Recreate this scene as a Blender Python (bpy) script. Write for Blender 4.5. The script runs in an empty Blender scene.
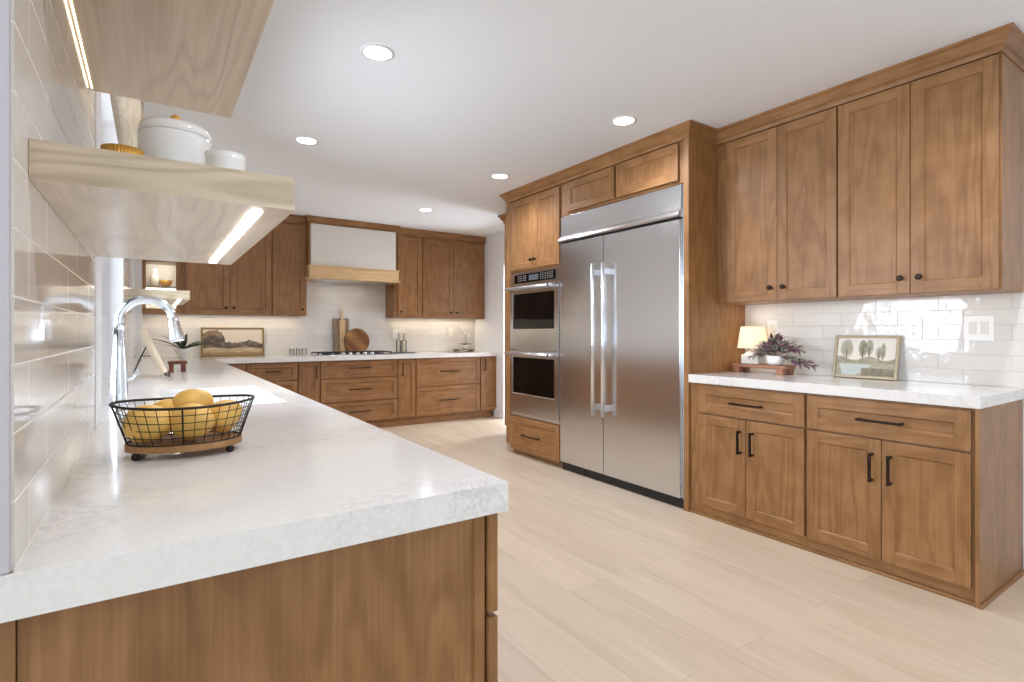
import bpy, bmesh, math, random
from mathutils import Vector, Matrix
random.seed(7)
S = bpy.context.scene
COL = S.collection
PI = math.pi

# ------------------------------------------------------------------ camera, world, exposure
CAM_Z = 1.19
cam_d = bpy.data.cameras.new('camera')
cam = bpy.data.objects.new('camera', cam_d)
COL.objects.link(cam)
cam.location = (0, 0, CAM_Z)
yaw = math.atan(360.5 / 536.3)
cam.rotation_euler = (PI / 2, 0, -yaw)
cam_d.sensor_width = 36.0
cam_d.lens = 536.3 / 1024 * 36.0
cam_d.shift_y = -(341 - 332.5) / 1024.0
cam_d.clip_start = 0.02
S.camera = cam

S.view_settings.view_transform = 'Standard'
S.view_settings.look = 'None'
S.view_settings.gamma = 1.0
S.view_settings.use_curve_mapping = False
S.view_settings.exposure = 0.0
S.cycles.use_denoising = True
S.cycles.max_bounces = 10
S.cycles.diffuse_bounces = 6
S.cycles.glossy_bounces = 5
S.cycles.transparent_max_bounces = 12
S.cycles.sample_clamp_indirect = 6.0
S.cycles.caustics_reflective = False
S.cycles.caustics_refractive = False

W = bpy.data.worlds.new('daylight')
S.world = W
W.use_nodes = True
bg = W.node_tree.nodes['Background']
bg.inputs[0].default_value = (0.82, 0.92, 1.06, 1)
bg.inputs[1].default_value = 2.1

CEIL = 2.575
XWALL = 3.60
YBACK = 7.03
XLEFT = -0.132
SLAB_T, SLAB_B = 0.914, 0.861


def area(name, loc, rot, sx, sy, power, color=(1, 1, 1), portal=False, spread=None):
    d = bpy.data.lights.new(name, 'AREA')
    d.shape = 'RECTANGLE'
    d.size, d.size_y = sx, sy
    d.energy = power
    d.color = color
    if spread:
        d.spread = spread
    if portal:
        d.cycles.is_portal = True
    o = bpy.data.objects.new(name, d)
    o.location = loc
    o.rotation_euler = rot
    COL.objects.link(o)
    return o


# daylight portals in the modelled window openings (they give no light of their own)
area('portal_sink_window', (-0.30, 2.925, 1.515), (0, -PI / 2, 0), 1.2, 1.65, 1, portal=True)
area('portal_rear_door', (0.9, -4.05, 1.2), (PI / 2, 0, 0), 4.4, 2.2, 1, portal=True)
area('portal_west_window', (-3.25, -1.6, 1.45), (0, -PI / 2, 0), 1.9, 3.6, 1, portal=True)
# sink window daylight, plus fill lamps added out of view west and in the hallway
area('west_fill_light', (-3.4, -1.6, 1.5), (0, -PI / 2, 0), 1.9, 3.5, 140, (0.93, 1.01, 1.18))  # added lamp outside an unseen window, brightens the near end of the room
area('hallway_fill_light', (5.45, 5.76, 1.15), (0, PI / 2, 0), 2.0, 0.8, 88, (0.97, 1.02, 1.13))  # added unseen lamp beyond the doorway, lifts the far end of the kitchen
area('daylight_sink_window', (-0.80, 2.62, 1.60), (0, -PI / 2, math.radians(14)), 1.3, 1.7, 95, (0.92, 1.0, 1.15))


# ------------------------------------------------------------------ materials
def srgb(r, g, b):
    def f(c):
        c /= 255.0
        return c / 12.92 if c <= 0.04045 else ((c + 0.055) / 1.055) ** 2.4
    return (f(r), f(g), f(b), 1)


def new_mat(name, color=(0.8, 0.8, 0.8, 1), rough=0.5, metal=0.0, spec=0.5, emis=None, es=0.0, trans=0.0, coat=0.0):
    m = bpy.data.materials.new(name)
    m.use_nodes = True
    b = m.node_tree.nodes['Principled BSDF']
    b.inputs['Base Color'].default_value = color
    b.inputs['Roughness'].default_value = rough
    b.inputs['Metallic'].default_value = metal
    b.inputs['Specular IOR Level'].default_value = spec
    b.inputs['Transmission Weight'].default_value = trans
    b.inputs['Coat Weight'].default_value = coat
    if emis:
        b.inputs['Emission Color'].default_value = emis
        b.inputs['Emission Strength'].default_value = es
    return m


class NT:
    def __init__(self, m):
        self.m = m
        self.t = m.node_tree
        self.b = self.t.nodes['Principled BSDF']

    def n(self, typ, **kw):
        nd = self.t.nodes.new(typ)
        for k, v in kw.items():
            if k == 'ins':
                for a, c in v.items():
                    nd.inputs[a].default_value = c
            else:
                setattr(nd, k, v)
        return nd

    def l(self, a, b):
        self.t.links.new(a, b)

    def math(self, op, a, b=None, clamp=False):
        nd = self.n('ShaderNodeMath', operation=op)
        nd.use_clamp = clamp
        for i, v in enumerate((a, b)):
            if v is None:
                continue
            if isinstance(v, (int, float)):
                nd.inputs[i].default_value = v
            else:
                self.l(v, nd.inputs[i])
        return nd.outputs[0]

    def ramp(self, fac, stops):
        r = self.n('ShaderNodeValToRGB')
        e = r.color_ramp.elements
        while len(e) < len(stops):
            e.new(0.5)
        for i, (p, c) in enumerate(stops):
            e[i].position = p
            e[i].color = c
        self.l(fac, r.inputs[0])
        return r.outputs[0]

    def mapping(self, src, scale=(1, 1, 1), loc=(0, 0, 0)):
        mp = self.n('ShaderNodeMapping')
        mp.inputs['Scale'].default_value = scale
        mp.inputs['Location'].default_value = loc
        self.l(src, mp.inputs['Vector'])
        return mp.outputs[0]

    def noise(self, vec, scale, detail=4, rough=0.5, dist=0.0):
        nd = self.n('ShaderNodeTexNoise')
        nd.inputs['Scale'].default_value = scale
        nd.inputs['Detail'].default_value = detail
        nd.inputs['Roughness'].default_value = rough
        nd.inputs['Distortion'].default_value = dist
        if vec is not None:
            self.l(vec, nd.inputs['Vector'])
        return nd.outputs[0]

    def mix(self, fac, a, b, blend='MIX'):
        nd = self.n('ShaderNodeMix', data_type='RGBA', blend_type=blend)
        if isinstance(fac, (int, float)):
            nd.inputs[0].default_value = fac
        else:
            self.l(fac, nd.inputs[0])
        for i, v in ((6, a), (7, b)):
            if isinstance(v, tuple):
                nd.inputs[i].default_value = v
            else:
                self.l(v, nd.inputs[i])
        return nd.outputs[2]

    def bump(self, h, strength=0.2, dist=0.01):
        nd = self.n('ShaderNodeBump')
        nd.inputs['Strength'].default_value = strength
        nd.inputs['Distance'].default_value = dist
        self.l(h, nd.inputs['Height'])
        self.l(nd.outputs[0], self.b.inputs['Normal'])


def wood_mat(name, light, mid, dark, axis='z', rough=0.42, rings=9.0, fine=1.0, mottling=0.55, var=0.08, ring_c=0.17):
    m = new_mat(name, mid, rough)
    k = NT(m)
    tc = k.n('ShaderNodeTexCoord')
    oi = k.n('ShaderNodeObjectInfo')
    off = k.n('ShaderNodeVectorMath', operation='SCALE')
    cmb = k.n('ShaderNodeCombineXYZ', ins={0: 13.0, 1: 7.0, 2: 5.0})
    k.l(cmb.outputs[0], off.inputs[0])
    k.l(oi.outputs['Random'], off.inputs['Scale'])
    add = k.n('ShaderNodeVectorMath', operation='ADD')
    k.l(tc.outputs['Object'], add.inputs[0])
    k.l(off.outputs[0], add.inputs[1])
    v = add.outputs[0]
    lo, hi = 0.7, 5.0
    sc = {'z': (hi, hi, lo), 'x': (lo, hi, hi), 'y': (hi, lo, hi)}[axis]
    big = k.noise(k.mapping(v, sc), 1.0, 2, 0.5, 0.3)
    ring = k.math('SINE', k.math('MULTIPLY', big, rings * 6.28))
    ring = k.math('ADD', k.math('MULTIPLY', ring, 0.5), 0.5)
    ring = k.math('POWER', ring, 2.0)
    lo2, hi2 = 3.0, 150.0
    sc2 = {'z': (hi2, hi2, lo2), 'x': (lo2, hi2, hi2), 'y': (hi2, lo2, hi2)}[axis]
    fn = k.noise(k.mapping(v, sc2), 1.0, 5, 0.6)
    mot = k.noise(v, 9.0, 3, 0.55)
    fac = k.math('ADD', k.math('MULTIPLY', ring, ring_c), k.math('MULTIPLY', fn, 0.6 * fine))
    fac = k.math('ADD', fac, k.math('MULTIPLY', k.math('SUBTRACT', mot, 0.5), mottling))
    col = k.ramp(fac, [(0.10, light), (0.42, mid), (0.95, dark)])
    hs = k.n('ShaderNodeHueSaturation')
    k.l(k.math('ADD', k.math('MULTIPLY', oi.outputs['Random'], var), 1.0 - var / 2), hs.inputs['Value'])
    k.l(col, hs.inputs['Color'])
    k.l(hs.outputs[0], k.b.inputs['Base Color'])
    k.bump(fn, 0.08, 0.002)
    return m


BR_L, BR_M, BR_D = srgb(164, 121, 79), srgb(140, 98, 57), srgb(96, 62, 31)
M = {}
M['wood'] = wood_mat('stained_wood', BR_L, BR_M, BR_D, 'z')
M['wood_h'] = wood_mat('stained_wood_cross', BR_L, BR_M, BR_D, 'x')
M['wood_y'] = wood_mat('stained_wood_deep', BR_L, BR_M, BR_D, 'y')
OK_L, OK_M, OK_D = srgb(216, 199, 175), srgb(197, 178, 151), srgb(160, 140, 114)
M['oak'] = wood_mat('pale_oak_shelf', OK_L, OK_M, OK_D, 'y', 0.3, rings=16, ring_c=0.22, mottling=0.1)
M['oak_x'] = wood_mat('pale_oak_edge', OK_L, OK_M, OK_D, 'x', 0.4, rings=20, ring_c=0.3, mottling=0.12)
M['hood_oak'] = wood_mat('hood_oak', srgb(226, 196, 150), srgb(212, 178, 130), srgb(185, 148, 100), 'x', 0.4, mottling=0.1)
M['board_dark'] = wood_mat('walnut_board', srgb(170, 112, 66), srgb(120, 70, 38), srgb(70, 38, 20), 'z', 0.4)
M['board_grey'] = wood_mat('weathered_board', srgb(168, 150, 126), srgb(138, 118, 96), srgb(98, 80, 62), 'z', 0.6)
M['board_tan'] = wood_mat('acacia_board', srgb(196, 148, 92), srgb(160, 110, 60), srgb(110, 70, 36), 'x', 0.4)
M['riser'] = wood_mat('riser_wood', srgb(186, 134, 104), srgb(160, 108, 80), srgb(116, 70, 50), 'y', 0.5)
M['riser_dark'] = wood_mat('dark_riser_wood', srgb(124, 66, 44), srgb(98, 48, 30), srgb(66, 30, 18), 'x', 0.5)
M['basket_wood'] = wood_mat('basket_wood', srgb(190, 150, 104), srgb(158, 116, 72), srgb(112, 76, 44), 'x', 0.5)

M['paint'] = new_mat('wall_paint', srgb(242, 242, 241), 0.6)
M['ceiling'] = new_mat('ceiling_paint', srgb(238, 243, 248), 0.8)
M['trim'] = new_mat('white_trim', srgb(240, 240, 240), 0.35)
M['hood'] = new_mat('hood_plaster', srgb(226, 222, 214), 0.6)
M['bronze'] = new_mat('dark_bronze', srgb(52, 42, 36), 0.38, 0.8)
M['black'] = new_mat('black_plastic', srgb(22, 22, 24), 0.4)
M['chrome'] = new_mat('chrome', (0.84, 0.87, 0.91, 1), 0.16, 1.0)
M['handle_steel'] = new_mat('satin_handle', (0.84, 0.85, 0.87, 1), 0.30, 1.0)
M['white_gloss'] = new_mat('white_glaze', srgb(244, 243, 239), 0.15, coat=0.3)
M['sink'] = new_mat('white_sink', srgb(250, 250, 251), 0.2)
M['plate'] = new_mat('white_plate', srgb(246, 244, 240), 0.3)
M['rocker'] = new_mat('switch_rocker', srgb(228, 222, 214), 0.35)
M['slot'] = new_mat('grey_slot', srgb(150, 146, 142), 0.5)
M['gold'] = new_mat('brushed_gold', srgb(222, 172, 78), 0.42, 0.55)
M['iron'] = new_mat('black_iron_wire', srgb(50, 42, 40), 0.5, 0.6)
M['glass_black'] = new_mat('black_oven_glass', srgb(8, 8, 8), 0.05, 0.0, 0.35)
M['copper'] = new_mat('copper_medallion', srgb(120, 62, 48), 0.3, 0.8)
M['led'] = new_mat('led_diffuser', (1, 1, 1, 1), 0.5, emis=(1.0, 0.96, 0.90, 1), es=14.0)
M['led_warm'] = new_mat('warm_led_strip', (1, 1, 1, 1), 0.5, emis=(1.0, 0.85, 0.62, 1), es=4.0)
M['lens'] = new_mat('downlight_lens', (1, 1, 1, 1), 0.5, emis=(1.0, 0.99, 0.97, 1), es=22.0)
M['display'] = new_mat('oven_display', srgb(70, 74, 78), 0.2, emis=srgb(120, 128, 135), es=0.25)
M['ink'] = new_mat('panel_legend', srgb(176, 176, 176), 0.5)
M['frame_gold'] = new_mat('antique_gold_frame', srgb(150, 120, 70), 0.42, 0.35)
M['frame_pale'] = new_mat('champagne_frame', srgb(178, 162, 134), 0.42, 0.25)
M['leaf_dark'] = new_mat('dark_green_leaf', srgb(48, 62, 40), 0.45)
M['leaf_purple'] = new_mat('purple_leaf', srgb(138, 98, 112), 0.5)
M['leaf_sage'] = new_mat('sage_leaf', srgb(164, 172, 146), 0.55)
M['petal'] = new_mat('white_petal', srgb(248, 246, 240), 0.6)
M['stem'] = new_mat('brown_stem', srgb(104, 82, 62), 0.6)
M['cream_cover'] = new_mat('cream_card', srgb(232, 220, 196), 0.5)
M['grey_bowl'] = new_mat('pale_grey_bowl', srgb(226, 224, 218), 0.3)


def fridge_steel():
    m = new_mat('brushed_steel', (0.60, 0.60, 0.61, 1), 0.3, 1.0)
    k = NT(m)
    tc = k.n('ShaderNodeTexCoord')
    n1 = k.noise(k.mapping(tc.outputs['Object'], (260.0, 260.0, 1.2)), 1.0, 2, 0.5)
    n2 = k.noise(tc.outputs['Object'], 1.3, 2, 0.5)
    c = k.ramp(n1, [(0.3, (0.70, 0.715, 0.74, 1)), (0.7, (0.72, 0.735, 0.76, 1))])
    k.l(c, k.b.inputs['Base Color'])
    k.l(k.math('ADD', k.math('MULTIPLY', n1, 0.02), 0.19), k.b.inputs['Roughness'])
    k.b.inputs['Anisotropic'].default_value = 0.0
    k.bump(n2, 0.02, 0.02)
    return m


M['steel'] = fridge_steel()


def quartz():
    m = new_mat('white_quartz', srgb(232, 230, 226), 0.12)
    k = NT(m)
    tc = k.n('ShaderNodeTexCoord')
    o = tc.outputs['Object']
    warp = k.noise(o, 3.0, 3, 0.6)
    wv = k.n('ShaderNodeVectorMath', operation='ADD')
    k.l(o, wv.inputs[0])
    k.l(k.n('ShaderNodeCombineXYZ').outputs[0], wv.inputs[1])
    n = k.noise(o, 12.0, 6, 0.7, 0.5)
    vein = k.math('ABSOLUTE', k.math('SUBTRACT', n, 0.5))
    vein = k.math('SUBTRACT', 1.0, k.math('MULTIPLY', vein, 22.0), True)
    n2 = k.noise(o, 34.0, 5, 0.7, 0.4)
    v2 = k.math('SUBTRACT', 1.0, k.math('MULTIPLY', k.math('ABSOLUTE', k.math('SUBTRACT', n2, 0.5)), 14.0), True)
    mask = k.math('MULTIPLY', k.math('SUBTRACT', warp, 0.42, True), 3.5, True)
    v = k.math('ADD', k.math('MULTIPLY', vein, 0.55), k.math('MULTIPLY', v2, 0.28))
    v = k.math('MULTIPLY', v, mask, True)
    sp = k.noise(o, 140.0, 2, 0.5)
    base = k.mix(sp, srgb(224, 220, 213), srgb(238, 236, 231))
    col = k.mix(v, base, srgb(190, 186, 184))
    k.l(col, k.b.inputs['Base Color'])
    return m


M['quartz'] = quartz()


def tile_mat(name, horiz, bl=0.305, shift=0.0, c1=srgb(226, 221, 214), c2=srgb(234, 230, 224), grout=srgb(226, 222, 214), bump=0.35):
    """glossy hand made subway tile; horiz is 'x' or 'y', rows start on the worktop"""
    m = new_mat(name, c1, 0.08)
    k = NT(m)
    tc = k.n('ShaderNodeTexCoord')
    sp = k.n('ShaderNodeSeparateXYZ')
    k.l(tc.outputs['Object'], sp.inputs[0])
    cb = k.n('ShaderNodeCombineXYZ')
    h = sp.outputs[0] if horiz == 'x' else sp.outputs[1]
    k.l(k.math('ADD', h, shift), cb.inputs[0])
    k.l(k.math('SUBTRACT', sp.outputs[2], SLAB_T), cb.inputs[1])
    br = k.n('ShaderNodeTexBrick')
    br.offset = 0.36
    br.inputs['Scale'].default_value = 1.0
    br.inputs['Brick Width'].default_value = bl
    br.inputs['Row Height'].default_value = 0.0795
    br.inputs['Mortar Size'].default_value = 0.0016
    br.inputs['Mortar Smooth'].default_value = 0.4
    br.inputs['Bias'].default_value = 0.0
    br.inputs['Color1'].default_value = c1
    br.inputs['Color2'].default_value = c2
    br.inputs['Mortar'].default_value = grout
    k.l(cb.outputs[0], br.inputs['Vector'])
    wv = k.noise(tc.outputs['Object'], 9.0, 2, 0.5)
    # every tile is set at its own slight angle: tint picks the tile, gradient across it tilts it
    col = k.mix(k.math('MULTIPLY', wv, 0.25), br.outputs['Color'], srgb(208, 202, 194))
    k.l(col, k.b.inputs['Base Color'])
    k.l(k.math('ADD', k.math('MULTIPLY', br.outputs['Fac'], 0.5), 0.07), k.b.inputs['Roughness'])
    bl_ = k.n('ShaderNodeRGBToBW')
    k.l(br.outputs['Color'], bl_.inputs[0])
    hgt = k.math('ADD', k.math('MULTIPLY', br.outputs['Fac'], -0.5), k.math('MULTIPLY', wv, 0.9))
    k.bump(hgt, bump, 0.006)
    return m


M['tile_r'] = tile_mat('tile_right', 'y', shift=0.08, grout=srgb(204, 197, 190), bump=0.5)
M['tile_b'] = tile_mat('tile_back', 'x', shift=0.1, grout=srgb(192, 186, 178))
M['tile_l'] = tile_mat('tile_left', 'y', bl=0.40, shift=0.13, grout=srgb(240, 236, 228), bump=0.10)


def floor_mat():
    m = new_mat('oak_plank_floor', srgb(205, 182, 150), 0.38)
    k = NT(m)
    tc = k.n('ShaderNodeTexCoord')
    sp = k.n('ShaderNodeSeparateXYZ')
    k.l(tc.outputs['Object'], sp.inputs[0])
    cb = k.n('ShaderNodeCombineXYZ')
    k.l(sp.outputs[1], cb.inputs[0])
    k.l(sp.outputs[0], cb.inputs[1])
    br = k.n('ShaderNodeTexBrick')
    br.offset = 0.37
    br.inputs['Scale'].default_value = 1.0
    br.inputs['Brick Width'].default_value = 1.9
    br.inputs['Row Height'].default_value = 0.228
    br.inputs['Mortar Size'].default_value = 0.0009
    br.inputs['Mortar Smooth'].default_value = 0.2
    br.inputs['Color1'].default_value = (0, 0, 0, 1)
    br.inputs['Color2'].default_value = (1, 1, 1, 1)
    br.inputs['Mortar'].default_value = (0.5, 0.5, 0.5, 1)
    k.l(cb.outputs[0], br.inputs['Vector'])
    sc = k.n('ShaderNodeVectorMath', operation='SCALE')
    k.l(br.outputs['Color'], sc.inputs[0])
    sc.inputs['Scale'].default_value = 31.0
    ad = k.n('ShaderNodeVectorMath', operation='ADD')
    k.l(tc.outputs['Object'], ad.inputs[0])
    k.l(sc.outputs[0], ad.inputs[1])
    big = k.noise(k.mapping(ad.outputs[0], (5.0, 0.5, 1.0)), 1.0, 3, 0.55, 0.4)
    ring = k.math('ADD', k.math('MULTIPLY', k.math('SINE', k.math('MULTIPLY', big, 36.0)), 0.5), 0.5)
    fine = k.noise(k.mapping(ad.outputs[0], (90.0, 2.0, 1.0)), 1.0, 5, 0.6)
    f = k.math('ADD', k.math('MULTIPLY', ring, 0.11), k.math('MULTIPLY', fine, 0.5))
    f = k.math('ADD', f, k.math('MULTIPLY', big, 0.5))
    col = k.ramp(f, [(0.25, srgb(219, 201, 177)), (0.62, srgb(203, 183, 157)), (0.95, srgb(174, 151, 121))])
    bw = k.n('ShaderNodeRGBToBW')
    k.l(br.outputs['Color'], bw.inputs[0])
    hs = k.n('ShaderNodeHueSaturation')
    k.l(k.math('ADD', k.math('MULTIPLY', bw.outputs[0], 0.09), 0.955), hs.inputs['Value'])
    k.l(col, hs.inputs['Color'])
    c2 = k.mix(br.outputs['Fac'], hs.outputs[0], srgb(176, 152, 122))
    k.l(c2, k.b.inputs['Base Color'])
    k.bump(k.math('SUBTRACT', k.math('MULTIPLY', fine, 0.2), br.outputs['Fac']), 0.12, 0.003)
    return m


M['floor'] = floor_mat()


def pane_mat(name, tint=(0.97, 0.985, 0.98, 1)):
    m = bpy.data.materials.new(name)
    m.use_nodes = True
    t = m.node_tree
    t.nodes.clear()
    out = t.nodes.new('ShaderNodeOutputMaterial')
    mx = t.nodes.new('ShaderNodeMixShader')
    tr = t.nodes.new('ShaderNodeBsdfTransparent')
    tr.inputs[0].default_value = tint
    gl = t.nodes.new('ShaderNodeBsdfGlossy')
    gl.inputs['Roughness'].default_value = 0.02
    fr = t.nodes.new('ShaderNodeFresnel')
    fr.inputs[0].default_value = 1.45
    t.links.new(fr.outputs[0], mx.inputs[0])
    t.links.new(tr.outputs[0], mx.inputs[1])
    t.links.new(gl.outputs[0], mx.inputs[2])
    t.links.new(mx.outputs[0], out.inputs[0])
    return m


M['pane'] = pane_mat('window_pane')
M['clear_glass'] = pane_mat('bottle_glass', (0.90, 0.92, 0.86, 1))
M['ribbed_glass'] = new_mat('reeded_glass', srgb(236, 226, 200), 0.25, trans=0.5)


def fruit_mat():
    m = new_mat('yellow_skin', srgb(226, 186, 84), 0.45)
    k = NT(m)
    tc = k.n('ShaderNodeTexCoord')
    n = k.noise(tc.outputs['Object'], 18.0, 4, 0.6)
    c = k.ramp(n, [(0.3, srgb(210, 166, 82)), (0.55, srgb(226, 184, 98)), (0.8, srgb(234, 200, 124))])
    k.l(c, k.b.inputs['Base Color'])
    k.bump(k.noise(tc.outputs['Object'], 220.0, 2), 0.12, 0.002)
    k.b.inputs['Subsurface Weight'].default_value = 0.08
    return m


M['fruit'] = fruit_mat()


def shade_mat():
    m = new_mat('pleated_shade', srgb(252, 246, 232), 0.8)
    k = NT(m)
    b = k.b
    b.inputs['Transmission Weight'].default_value = 0.0
    t = k.t
    tl = k.n('ShaderNodeBsdfTranslucent')
    tl.inputs[0].default_value = srgb(255, 249, 236)
    mx = k.n('ShaderNodeMixShader')
    mx.inputs[0].default_value = 0.6
    k.l(b.outputs[0], mx.inputs[1])
    k.l(tl.outputs[0], mx.inputs[2])
    k.l(mx.outputs[0], t.nodes['Material Output'].inputs[0])
    return m


M['shade'] = shade_mat()


def paint_canvas_mat():
    m = new_mat('painted_canvas', (0.8, 0.8, 0.8, 1), 0.55)
    k = NT(m)
    a = k.n('ShaderNodeVertexColor')
    a.layer_name = 'Col'
    k.l(a.outputs[0], k.b.inputs['Base Color'])
    return m


M['canvas'] = paint_canvas_mat()


# ------------------------------------------------------------------ geometry helpers
def box(bm, x0, x1, y0, y1, z0, z1, mi=0, bev=0.0):
    g = bmesh.new()
    vs = [g.verts.new((x, y, z)) for x in (x0, x1) for y in (y0, y1) for z in (z0, z1)]
    for f in ((0, 1, 3, 2), (4, 6, 7, 5), (0, 4, 5, 1), (2, 3, 7, 6), (0, 2, 6, 4), (1, 5, 7, 3)):
        g.faces.new([vs[i] for i in f])
    if bev > 0:
        bmesh.ops.bevel(g, geom=g.edges[:], offset=bev, segments=2, profile=0.6, affect='EDGES')
    merge(bm, g, mi)


def merge(bm, g, mi=0):
    g.normal_update()
    mp = {}
    for v in g.verts:
        mp[v] = bm.verts.new(v.co)
    for f in g.faces:
        try:
            nf = bm.faces.new([mp[v] for v in f.verts])
            nf.material_index = mi if mi is not None else f.material_index
            nf.smooth = f.smooth
        except ValueError:
            pass
    g.free()


def lathe(bm, prof, cx=0, cy=0, cz=0, seg=32, axis='z', mi=0, smooth=True, ripple=None):
    """prof: list of (radius, height)"""
    rings = []
    for r, h in prof:
        ring = []
        for i in range(seg):
            a = 2 * PI * i / seg
            rr = r * (1 + (ripple[1] * math.cos(a * ripple[0]) if ripple else 0))
            p = (rr * math.cos(a), rr * math.sin(a), h)
            if axis == 'y':
                p = (p[0], -p[2], p[1])
            elif axis == 'x':
                p = (p[2], p[0], p[1])
            ring.append(bm.verts.new((cx + p[0], cy + p[1], cz + p[2])))
        rings.append(ring)
    for a, b in zip(rings[:-1], rings[1:]):
        for i in range(seg):
            j = (i + 1) % seg
            f = bm.faces.new((a[i], a[j], b[j], b[i]))
            f.smooth = smooth
            f.material_index = mi
    for ring, rev in ((rings[0], True), (rings[-1], False)):
        f = bm.faces.new(ring[::-1] if rev else ring)
        f.material_index = mi


def tube(bm, pts, rad, seg=10, closed=False, mi=0, caps=True):
    pts = [Vector(p) for p in pts]
    n = len(pts)
    rads = rad if isinstance(rad, (list, tuple)) else [rad] * n
    rings = []
    prev = None
    for i in range(n):
        if closed:
            d = pts[(i + 1) % n] - pts[i - 1]
        else:
            d = pts[min(i + 1, n - 1)] - pts[max(i - 1, 0)]
        d.normalize()
        if prev is None:
            up = Vector((0, 0, 1)) if abs(d.z) < 0.9 else Vector((1, 0, 0))
            u = d.cross(up).normalized()
        else:
            u = (prev - d * prev.dot(d))
            if u.length < 1e-6:
                u = d.orthogonal()
            u.normalize()
        prev = u
        w = d.cross(u).normalized()
        rings.append([bm.verts.new(pts[i] + (u * math.cos(2 * PI * k / seg) + w * math.sin(2 * PI * k / seg)) * rads[i]) for k in range(seg)])
    m = n if closed else n - 1
    for i in range(m):
        a, b = rings[i], rings[(i + 1) % n]
        for k in range(seg):
            j = (k + 1) % seg
            f = bm.faces.new((a[k], b[k], b[j], a[j]))
            f.smooth = True
            f.material_index = mi
    if not closed and caps:
        f = bm.faces.new(rings[0]); f.material_index = mi
        f = bm.faces.new(rings[-1][::-1]); f.material_index = mi


def link(name, bm, mats, parent=None, fixn=True):
    if fixn:
        bmesh.ops.recalc_face_normals(bm, faces=bm.faces[:])
    me = bpy.data.meshes.new(name)
    bm.to_mesh(me)
    bm.free()
    for mm in (mats if isinstance(mats, (list, tuple)) else [mats]):
        me.materials.append(mm)
    o = bpy.data.objects.new(name, me)
    COL.objects.link(o)
    if parent:
        o.parent = parent
    return o


def struct(name, bm, mats):
    o = link(name, bm, mats)
    o['kind'] = 'structure'
    return o


def thing(name, label, cat, loc=(0, 0, 0), rotz=0.0, group=None):
    o = bpy.data.objects.new(name, None)
    o.empty_display_size = 0.05
    COL.objects.link(o)
    o.location = loc
    o.rotation_euler = (0, 0, rotz)
    o['label'] = label
    o['category'] = cat
    if group:
        o['group'] = group
    return o


def tag(o, label, cat, group=None):
    o['label'] = label
    o['category'] = cat
    if group:
        o['group'] = group
    return o


def copy_tree(o, parent=None):
    c = o.copy()
    COL.objects.link(c)
    if parent:
        c.parent = parent
    for ch in [x for x in bpy.data.objects if x.parent == o]:
        copy_tree(ch, c)
    return c


def bx(*a, bev=0.0, mi=0):
    bm = bmesh.new()
    box(bm, *a, mi=mi, bev=bev)
    return bm


WOODS = lambda: [M['wood'], M['wood_h'], M['wood_y']]


# ------------------------------------------------------------------ cabinet kit (local frame: x to viewer's right, front towards -y, z up)
def shaker(bm, x0, x1, z0, z1, y0=0.0, t=0.02, rail=0.058, rec=0.009, panel_h=False):
    w = rail
    e = 0.0012
    box(bm, x0, x0 + w, y0, y0 + t, z0, z1, 0, e)
    box(bm, x1 - w, x1, y0, y0 + t, z0, z1, 0, e)
    box(bm, x0 + w, x1 - w, y0, y0 + t, z0, z0 + w, 1, e)
    box(bm, x0 + w, x1 - w, y0, y0 + t, z1 - w, z1, 1, e)
    # sloped inner lip and the flat panel
    a = (x0 + w, x1 - w, z0 + w, z1 - w)
    s = 0.006
    o_ = [bm.verts.new((x, y0 + 0.0015, z)) for x, z in ((a[0], a[2]), (a[1], a[2]), (a[1], a[3]), (a[0], a[3]))]
    i_ = [bm.verts.new((x, y0 + rec, z)) for x, z in ((a[0] + s, a[2] + s), (a[1] - s, a[2] + s), (a[1] - s, a[3] - s), (a[0] + s, a[3] - s))]
    for k in range(4):
        j = (k + 1) % 4
        f = bm.faces.new((o_[k], o_[j], i_[j], i_[k]))
        f.material_index = 1 if k % 2 == 0 else 0
    box(bm, a[0] + s * .5, a[1] - s * .5, y0 + rec, y0 + t - 0.002, a[2] + s * .5, a[3] - s * .5, 1 if panel_h else 0)


def pull(parent, x, z, length, horizontal=True, y=0.0, r=0.006):
    bm = bmesh.new()
    h = length / 2
    d = 0.032
    if horizontal:
        box(bm, x - h, x + h, y - d - r, y - d + r, z - r, z + r, 0, 0.0015)
        for s in (-1, 1):
            box(bm, x + s * (h - 0.008) - 0.006, x + s * (h - 0.008) + 0.006, y - d, y - 0.0005, z - 0.006, z + 0.006, 0, 0.001)
    else:
        box(bm, x - r, x + r, y - d - r, y - d + r, z - h, z + h, 0, 0.0015)
        for s in (-1, 1):
            box(bm, x - 0.006, x + 0.006, y - d, y - 0.0005, z + s * (h - 0.008) - 0.006, z + s * (h - 0.008) + 0.006, 0, 0.001)
    return link('pull_handle', bm, M['bronze'], parent)


def knob(parent, x, z, y=0.0):
    bm = bmesh.new()
    lathe(bm, [(0.009, 0.0005), (0.0065, 0.004), (0.006, 0.014), (0.012, 0.018), (0.0155, 0.024), (0.014, 0.03), (0.006, 0.033)], x, y, z, 16, 'y')
    return link('knob', bm, M['bronze'], parent)


def door(parent, x0, x1, z0, z1, hw=None, name='door', rail=0.058, ph=False):
    bm = bmesh.new()
    shaker(bm, x0, x1, z0, z1, rail=rail, panel_h=ph)
    o = link(name, bm, WOODS(), parent)
    if hw:
        kind, hx, hz, ln = hw
        if kind == 'knob':
            knob(o, hx, hz)
        else:
            pull(o, hx, hz, ln, kind == 'h')
    return o


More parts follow.
